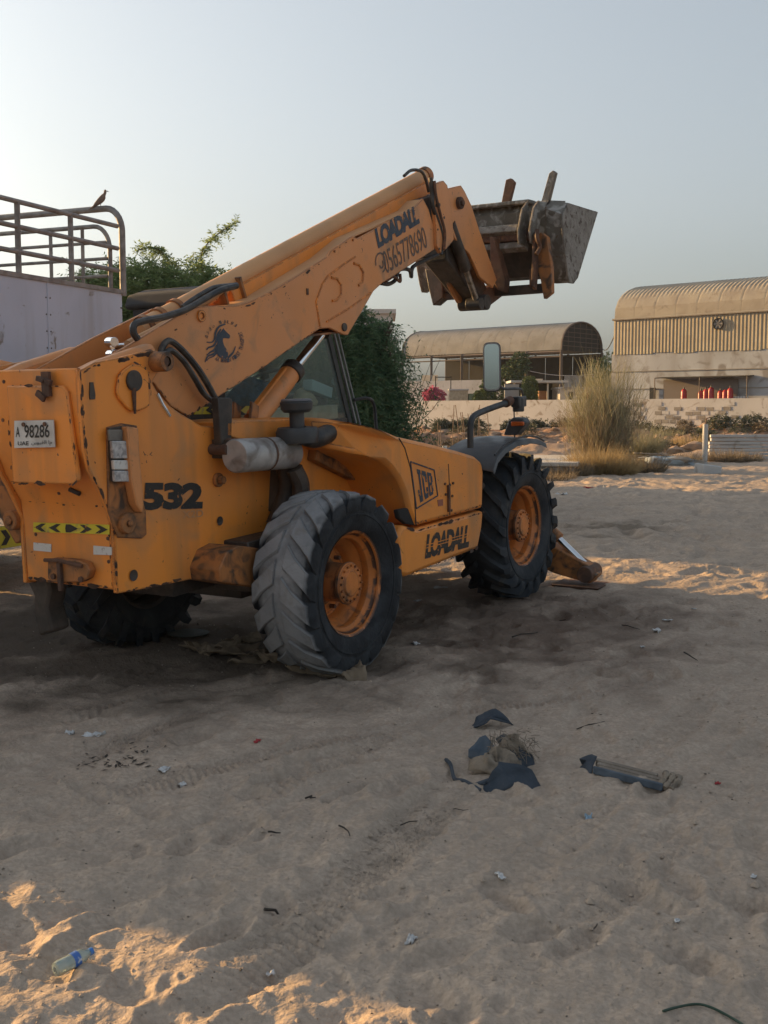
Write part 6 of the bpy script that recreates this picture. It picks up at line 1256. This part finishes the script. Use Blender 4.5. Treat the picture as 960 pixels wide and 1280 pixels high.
RUBSHEET = mat('dark_blue_grey_rubber_sheet', (.032, .044, .060), .75, var=(.055, .066, .082), vscale=6, dirt=(.26, .20, .15), dscale=5, dlo=.60, dhi=.72, bump=.3)
SANDLUMP = mat('sandy_fibre', (.27, .215, .16), .95, var=(.16, .13, .10), vscale=14, bump=.8, bscale=30)
# torn rubber pieces, built as curled shells
def shell(name, label, m, pts_px, peaks, cat='rubber scrap', th=.008, seg=8):
    """ruled sheet between a ground line and a raised line, both in metres around the first point"""
    A = [Vector(p) for p in pts_px]; B = [Vector(p) for p in peaks]; o0 = Vector((A[0].x, A[0].y, gzat(A[0].x, A[0].y)))
    A = smooth_path([tuple(p) for p in A], 5); B = smooth_path([tuple(p) for p in B], 5); b = MB(); rings = []
    for k in range(seg + 1):
        t = k / seg; rings.append([(a.lerp(c, t) + Vector((0, 0, .04 * math.sin(math.pi * t))) + Vector((.006 * math.sin(9 * i + 5 * t), .006 * math.cos(7 * i * t), 0)) - o0) for i, (a, c) in enumerate(zip(A, B))])
    b.loft(rings, caps=False, closed=False); o = b.build(name, m, angle=60, recalc=False); o.location = o0
    sd = o.modifiers.new('thickness', 'SOLIDIFY'); sd.thickness = th; return tag(o, label, cat)
def GZ(p, dz=0.): return (p[0], p[1], gzat(p[0], p[1]) + dz)
def torn(label, pts, seed, m=RUBSHEET, name='rubber_scrap', cat='rubber scrap', bump=.012, th=.007):
    """torn stiff sheet: outline corners (x, y, height above the sand) fanned from the middle and roughened"""
    g = random.Random(seed); n = len(pts); V = [Vector((p[0], p[1], gzat(p[0], p[1]) * (1 if p[2] < .02 else 1) + p[2] - (.015 if p[2] < .01 else 0))) for p in pts]; o0 = V[0].copy()
    bmz = bmesh.new(); c = sum(V, Vector()) / n; c.z += bump; vs_ = [bmz.verts.new(v - o0) for v in V]; cv = bmz.verts.new(c - o0)
    for i in range(n): bmz.faces.new((vs_[i], vs_[(i + 1) % n], cv))
    bmesh.ops.subdivide_edges(bmz, edges=bmz.edges[:], cuts=3, use_grid_fill=True)
    for v in bmz.verts:
        p = v.co * 14; v.co += Vector((float(vnoise(np.array(p.x + 3), np.array(p.y + p.z), seed)), float(vnoise(np.array(p.y + 8), np.array(p.x - p.z), seed + 1)), float(vnoise(np.array(p.x + p.z), np.array(p.y), seed + 2)))) * .009
    me = bpy.data.meshes.new(name); bmesh.ops.recalc_face_normals(bmz, faces=bmz.faces); bmz.to_mesh(me); bmz.free(); me.polygons.foreach_set('use_smooth', [True] * len(me.polygons)); me.set_sharp_from_angle(angle=R(50))
    o = bpy.data.objects.new(name, me); col.objects.link(o); me.materials.append(m); o.location = o0; sd = o.modifiers.new('thickness', 'SOLIDIFY'); sd.thickness = th; return tag(o, label, cat)
torn('curled dark rubber piece farthest back of the torn scraps', [(0.49, 6.08, 0), (0.51, 6.14, 0.03), (0.57, 6.17, 0.07), (0.63, 6.17, 0.075), (0.68, 6.14, 0.05), (0.73, 6.15, 0.005), (0.66, 6.1, 0.03), (0.59, 6.07, 0.045), (0.53, 6.03, 0.02)], 1)
torn('upright blue grey triangular rubber flap left of the crumpled scrap', [(0.43, 5.55, 0.05), (0.49, 5.58, 0.12), (0.52, 5.57, 0.13), (0.56, 5.51, 0.07), (0.57, 5.45, 0), (0.48, 5.51, 0), (0.43, 5.54, 0.02)], 4, mat('blue_grey_rubber', (.060, .085, .115), .8, var=(.09, .11, .135), vscale=9, bump=.3))
torn('crumpled frayed rubber piece at the right of the triangular flap', [(0.57, 5.58, 0.1), (0.61, 5.58, 0.11), (0.66, 5.55, 0.1), (0.71, 5.51, 0.07), (0.76, 5.51, 0.03), (0.75, 5.46, 0), (0.66, 5.42, 0.02), (0.61, 5.47, 0.05), (0.59, 5.54, 0.07)], 7, bump=.03)
torn('widest dark rubber sheet half buried in front of the other scraps', [(0.76, 5.16, 0), (0.7, 5.22, 0.07), (0.65, 5.21, 0.09), (0.55, 5.22, 0.1), (0.53, 5.17, 0.07), (0.47, 5.14, 0.02), (0.39, 5.15, 0), (0.49, 5.09, 0), (0.62, 5.12, 0)], 10, bump=.02)
o = MB().tube(smooth_path([GZ(p, .012) for p in [(0.31, 5.48), (0.33, 5.41), (0.34, 5.26), (0.38, 5.17), (0.45, 5.1)]], 4), .010, 6).build('torn_edge_strip', RUBSHEET); tag(o, 'thin curling black strip at the left end of the scraps', 'strip')
for (u, lab, s, sd_) in (((0.55, 5.31), 'clump of sandy fibres lying on the torn rubber', (.085, .06, .06), 3), ((0.64, 5.47), 'smaller sandy fibre clump behind on the crumpled rubber', (.05, .04, .07), 5)):
    cc = crumple('sandy_fibre_clump', SANDLUMP, None, (0, 0, 0), s, sd_, 16, .7); cc.location = (u[0], u[1] + .05, gzat(*u) + .03); tag(cc, lab, 'fibre clump')
fb3 = MB(); gf = random.Random(6); c0 = (0.65, 5.41)
for k in range(160):
    a = Vector((c0[0] + gf.uniform(-.12, .10), c0[1] + gf.uniform(.0, .16), gzat(*c0) + gf.uniform(.06, .15))); fb3.tube([a, a + Vector((gf.uniform(-.03, .05), gf.uniform(-.04, .01), gf.uniform(-.06, .02)))], .0018, 3)
tag(fb3.build('frayed_threads', SANDLUMP, smooth=False), 'frayed threads fringing the crumpled rubber piece', 'threads', kind='stuff')
# plank and rolled mat
a, b_ = (1.01, 5.26), (1.31, 5.12); A3, B3 = Vector(GZ(a, .022)), Vector(GZ(b_, .022)); dd = (B3 - A3).normalized(); nn = Vector((-dd.y, dd.x, 0))
pt = MB().obox((A3 + B3) / 2 - nn * .01, (B3 - A3) / 2, nn * .010, (0, 0, .018)).build('broken_plank', mat('blue_grey_edged_board', (.10, .125, .155), .85, var=(.06, .075, .095), vscale=10, dirt=(.33, .27, .21), dscale=8, dlo=.58, dhi=.68, bump=.4, bscale=35), bevel=.005)
for kk in range(3): MB().obox((A3 + B3) / 2 + nn * (.03 + .036 * kk) + dd * (.01 - .02 * kk) - Vector((0, 0, .006 - .004 * kk)), (B3 - A3) / 2 * (.96 - .03 * kk), nn * .017, (0, 0, .016)).build('board_slat', mat('sandy_board', (.26, .215, .17), .95, var=(.17, .135, .105), vscale=12, bump=.4) if kk == 0 else bpy.data.materials['sandy_board'], pt, .003)
tag(pt, 'blue grey edged board half buried in sand at the right', 'board')
c = Vector(GZ(b_, .03)) + nn * .02; rl = MB()
for k in range(3): rl.tube(smooth_path([c + dd * (-.02 + .028 * k) + Vector((0, 0, -.01)) - nn * .03, c + dd * (.0 + .03 * k) + nn * .05 + Vector((0, 0, .02)), c + dd * (-.02 + .03 * k) + nn * .15 + Vector((0, 0, .0))], 4), [.010 + .004 * ((q_ * 7 + k) % 3) for q_ in range(9)], 8)
tag(rl.build('rolled_sacking', SANDLUMP), 'rolled brown sacking bound round the right end of the board', 'sacking')
torn('bent dark flap at the left end of the board', [(0.98, 5.4, 0.02), (0.96, 5.38, 0.05), (1.02, 5.37, 0.08), (1.04, 5.34, 0.08), (1.02, 5.31, 0.04), (1, 5.26, 0), (0.95, 5.4, 0)], 15, name='rubber_flap', cat='flap')
# bottle
q = (-0.98, 3.4); bt_ = thing('water_bottle', 'small clear plastic water bottle with blue label and cap lying on the sand', 'bottle', (q[0], q[1], gzat(*q) + .030))
PET = glass('clear_bottle_plastic', (.92, .95, .96), .55, .12)
bd_ = MB().lathe([(-.085, .012), (-.082, .026), (-.07, .030), (-.02, .029), (.02, .031), (.04, .028), (.06, .016), (.068, .012), (.080, .012)], axis='x', n=24).build('bottle_body', PET, bt_); 
MB().lathe([(-.012, .0302), (.016, .0318)], axis='x', n=24).build('bottle_label', mat('blue_label', (.05, .14, .42), .4, var=(.5, .55, .6), vscale=30, vlo=.55, vhi=.6), bt_)
MB().lathe([(.070, .0), (.070, .0145), (.084, .0145), (.085, 0)], axis='x', n=16).build('bottle_cap', mat('blue_cap', (.05, .18, .50), .4), bt_)
bt_.rotation_euler = (0, R(-4), R(50)); bt_.scale = (.82, .82, .82)
# cloths and sacking by the rear wheel
BROWNC = mat('brown_sacking', (.17, .125, .082), .95, var=(.26, .20, .14), vscale=9, bump=.5, bscale=30)
gc = random.Random(12)
sacks = [(-1.25, 7.91, 0.34, 0.2, 'leftmost sandy brown cloth'), (-1.08, 7.81, 0.4, 0.22, 'second brown cloth from the left'), (-0.91, 7.71, 0.36, 0.2, 'crumpled brown cloth touching the tyre'), (-0.76, 7.61, 0.3, 0.16, 'pale brown cloth under the tyre edge'), (-0.61, 7.51, 0.3, 0.18, 'folded cloth with raised corner at the tyre'), (-0.45, 7.28, 0.34, 0.14, 'flat sacking strip'), (-0.29, 7.24, 0.32, 0.12, 'rightmost rolled sacking'), (-1.07, 8.18, 0.3, 0.16, 'brown cloth behind the others')]
for i, (x, y, w, h, lab) in enumerate(sacks):
    sheet('sacking_piece', BROWNC, (x, y), 0, w, h, 100 + i, lab + ' in the litter at the rear wheel', 'cloth', .045, gc.uniform(-.6, .6), .035, 18, .35, (0, 0, .03))
q = (-1.48, 8.35); o = MB().lathe([(0, .0), (.012, .15), (.02, .16), (.022, .15), (.008, .0)], axis='z', n=20).build('flat_lid', mat('dusty_dark_lid', (.07, .075, .065), .8)); o.location = GZ(q, .005); tag(o, 'dark round lid lying flat in the shade under the machine', 'lid')
# paper, plastic and twigs
PAPER = mat('white_scrap', (.60, .60, .60), .7, var=(.40, .38, .36), vscale=30)
BLUEP = mat('pale_blue_scrap', (.25, .36, .45), .5); REDC = mat('red_cloth', (.35, .03, .035), .8)
items = [('p', -1.59, 6.02, 0.13, 0.06, 'white paper scrap, larger one left of the machine in the foreground sand'), ('p', -1.73, 6.03, 0.06, 0.06, 'small white scrap just left of the larger one'), ('p', -1.09, 5.42, 0.1, 0.05, 'crumpled white tissue among the scattered leaves'), ('p', -0.97, 5.25, 0.05, 0.04, 'tiny white scrap below the tissue'), ('p', 0.09, 3.59, 0.03, 0.07, 'thin white scrap near the bottom centre'), ('p', -0.36, 3.42, 0.03, 0.03, 'small white scrap at the edge of the sunlit patch'), ('p', 1.39, 4.08, 0.03, 0.02, 'white scrap at the far right edge'), ('p', 0.44, 4.11, 0.07, 0.03, 'pale scrap in the sand below the rubber scraps'), ('p', 2.07, 8.38, 0.06, 0.09, 'white plastic scrap on the right of the stabiliser'), ('p', 2.27, 8.8, 0.12, 0.03, 'flattened pale strip behind the white plastic scrap'), ('p', 1.85, 7.91, 0.04, 0.03, 'small pale speck below the white plastic scrap'), ('b', 0.9, 4.79, 0.06, 0.04, 'pale blue plastic scrap below the board'), ('p', 3.19, 20.18, 0.3, 0.14, 'white plastic bag beside the front tyre'), ('r', 4.17, 22.25, 0.45, 0.1, 'red cloth lying in the middle distance'), ('p', 4.44, 22.48, 0.14, 0.16, 'white box scrap beside the red cloth'), ('r', -0.67, 5.78, 0.05, 0.03, 'small red scrap in the sand left of centre'), ('r', 1.58, 5.18, 0.02, 0.03, 'tiny red scrap right of the board'), ('p', 2.55, 9.12, 0.05, 0.02, 'pale sliver at the right'), ('p', 0.52, 10.2, 0.14, 0.05, 'pale bag scrap under the engine cover'), ('p', 0.31, 9.76, 0.12, 0.04, 'second pale scrap under the engine cover'), ('p', 1.01, 3.72, 0.03, 0.02, 'crumb of white plastic at the lower right'), ('p', 0.23, 8.1, 0.1, 0.05, 'white scrap beside the rear tyre')]
for i, (n, x, y, w, h, l) in enumerate(items): sheet('paper_scrap' if n == 'p' else 'plastic_scrap' if n == 'b' else 'cloth_scrap', {'p': PAPER, 'b': BLUEP, 'r': REDC}[n], (x, y), 0, w * .8, h * .8, 200 + i, l, 'litter', min(w, h) * .30, i * .7, .008, 7, .22)
twl = ['thick black twig left of centre near the bottom sunlit patch', 'long dark twig on the stained soil below the front tyre', 'small dark twig in the sand below and right of the rear tyre', 'dark twig at the right beyond the white plastic scrap', 'dark twig lying lower left of the wheel track', 'tiny twig beside the wheel track in the centre',
       'thin twig between the rear rubber scrap and the board', 'thin short twig above the broken board', 'thin twig right of the stabiliser foot', 'fine twig at the lower right of the sand', 'long thin twig below the stabiliser foot', 'fine twig left of the torn rubber strip', 'fine twig just below the widest rubber sheet']
TW = mat('dark_twig', (.035, .028, .022), .9)
tws = [[(-0.42, 3.79), (-0.35, 3.84), 0.01], [(0.96, 8.28), (1.16, 8.34), 0.01], [(-0.36, 4.97), (-0.31, 4.95), 0.008], [(2.1, 7.72), (2.12, 7.46), 0.01], [(-0.48, 4.51), (-0.43, 4.52), 0.008], [(-0.19, 4.6), (-0.14, 4.47), 0.007], [(1.06, 6.03), (1.23, 6.11), 0.006], [(1.21, 6.4), (1.24, 6.24), 0.005], [(1.85, 8.6), (1.96, 8.47), 0.008], [(0.71, 3.68), (0.76, 3.73), 0.004], [(1.43, 9.01), (1.85, 9.16), 0.006], [(0.07, 4.65), (0.17, 4.73), 0.005], [(0.28, 4.85), (0.37, 4.77), 0.004]]
for i, (a, b, r) in enumerate(tws):
    A3, B3 = Vector(GZ(a, .012)), Vector(GZ(b, .012)); q_ = random.Random(i); m_ = A3.lerp(B3, .4) + Vector((q_.uniform(-.012, .012), q_.uniform(-.012, .012), .006)); m2 = A3.lerp(B3, .7) + Vector((q_.uniform(-.012, .012), q_.uniform(-.012, .012), .002)); r *= .6; o = MB().tube([A3, m_, m2, B3], [r, r * .9, r * .7, r * .5], 5).build('twig', TW); tag(o, twl[i], 'twig')
lv = MB(); gl2 = random.Random(8); c0 = (-1.38, 5.56)
for k in range(60):
    x, y = c0[0] + gl2.gauss(0, .11), c0[1] + gl2.gauss(0, .10); t = gl2.uniform(0, 6.3); z = gzat(x, y) + .006; u = Vector((math.cos(t), math.sin(t), .1)); w = Vector((-u.y, u.x, .1)); s = gl2.uniform(.012, .028); p = Vector((x, y, z)); lv.add([p - u * s, p + w * s * .3, p + u * s, p - w * s * .3], [(0, 1, 2, 3)])
tag(lv.build('dead_leaves', TW, smooth=False, recalc=False), 'dead dark leaves scattered in a small patch', 'leaves', kind='stuff')
hp_ = [GZ(p, .006 + .004 * (k % 2)) for k, p in enumerate([(0.81, 3.11), (0.86, 3.14), (0.92, 3.16), (0.96, 3.14), (1.01, 3.1), (1.03, 3.06)])]
tag(MB().tube(smooth_path(hp_, 5), .004, 6).build('thin_hose', mat('dark_green_cord', (.02, .05, .03), .5)), 'thin dark green cord curving at the bottom right', 'cord')
# tarpaulin heap, block and boards in the middle distance
x, y = (7.77, 30.65); tp2 = crumple('tarpaulin_heap', mat('pale_blue_tarpaulin', (.36, .42, .45), .7, var=(.22, .25, .27), vscale=4, dirt=(.22, .17, .12), dscale=3, dlo=.5, dhi=.6, bump=.4, bscale=6), None, (0, 0, 0), (.85, .5, .17), 7, 18, .5); tp2.location = (x, y + .4, gzat(x, y) + .06); tag(tp2, 'flattened pale blue tarpaulin heap in front of the dry bushes', 'tarpaulin')
x, y = (7.44, 31.1); w_ = MB()
for k in range(9):
    a = Vector((random.uniform(-.5, .3), random.uniform(-.2, .4), .05 + .03 * k)); w_.obox(a, (random.uniform(.3, .55), random.uniform(-.15, .15), random.uniform(-.05, .05)), (0, .05, 0), (0, 0, .012))
o = w_.build('broken_boards', mat('grey_boards', (.20, .17, .14), .9, var=(.32, .29, .25), vscale=8)); o.location = (x, y, gzat(x, y)); tag(o, 'jumbled broken boards at the left end of the tarpaulin heap', 'boards')
x, y = (7.93, 27.45); o = MB().box(-.28, .28, -.18, .18, -.1, .22).build('concrete_block', STUCCO, bevel=.03); o.location = (x, y, gzat(x, y)); o.rotation_euler = (.05, .12, .4); tag(o, 'lone concrete block tilted in the sand before the precast planks', 'block')
for i, (px, py, r) in enumerate(((486 + 330, 560, .28), (822, 556, .22), (845, 562, .3), (868, 552, .35), (890, 556, .25), (855, 553, .22))):
    d = 38.; x = (px - 480) / 1400 * d; v, f = rock_v(r, 30 + i, .7); o = MB().add(v, f).build('rubble_block', ROCK, smooth=False); o.location = (x, d, gzat(x, d) + .05); tag(o, 'chunk of broken concrete rubble beyond the tarpaulin', 'rubble chunk', 'rubble chunks beyond the tarpaulin')

# ------------------------------------------------------------------ dusty air
hz_ = MB().box(-140, 140, -30, 175, -6, 34).build('haze', None, smooth=False)
hm = bpy.data.materials.new('dusty_air'); hm.use_nodes = True; hn = hm.node_tree.nodes; hn.remove(hn['Principled BSDF'])
pv = hn.new('ShaderNodeVolumePrincipled'); pv.inputs['Color'].default_value = (.80, .88, 1.0, 1); pv.inputs['Density'].default_value = .0003; pv.inputs['Anisotropy'].default_value = .3
hm.node_tree.links.new(pv.outputs[0], hn['Material Output'].inputs['Volume']); hz_.data.materials.append(hm); tag(hz_, 'thin pale dusty haze in the air', 'haze', kind='stuff')
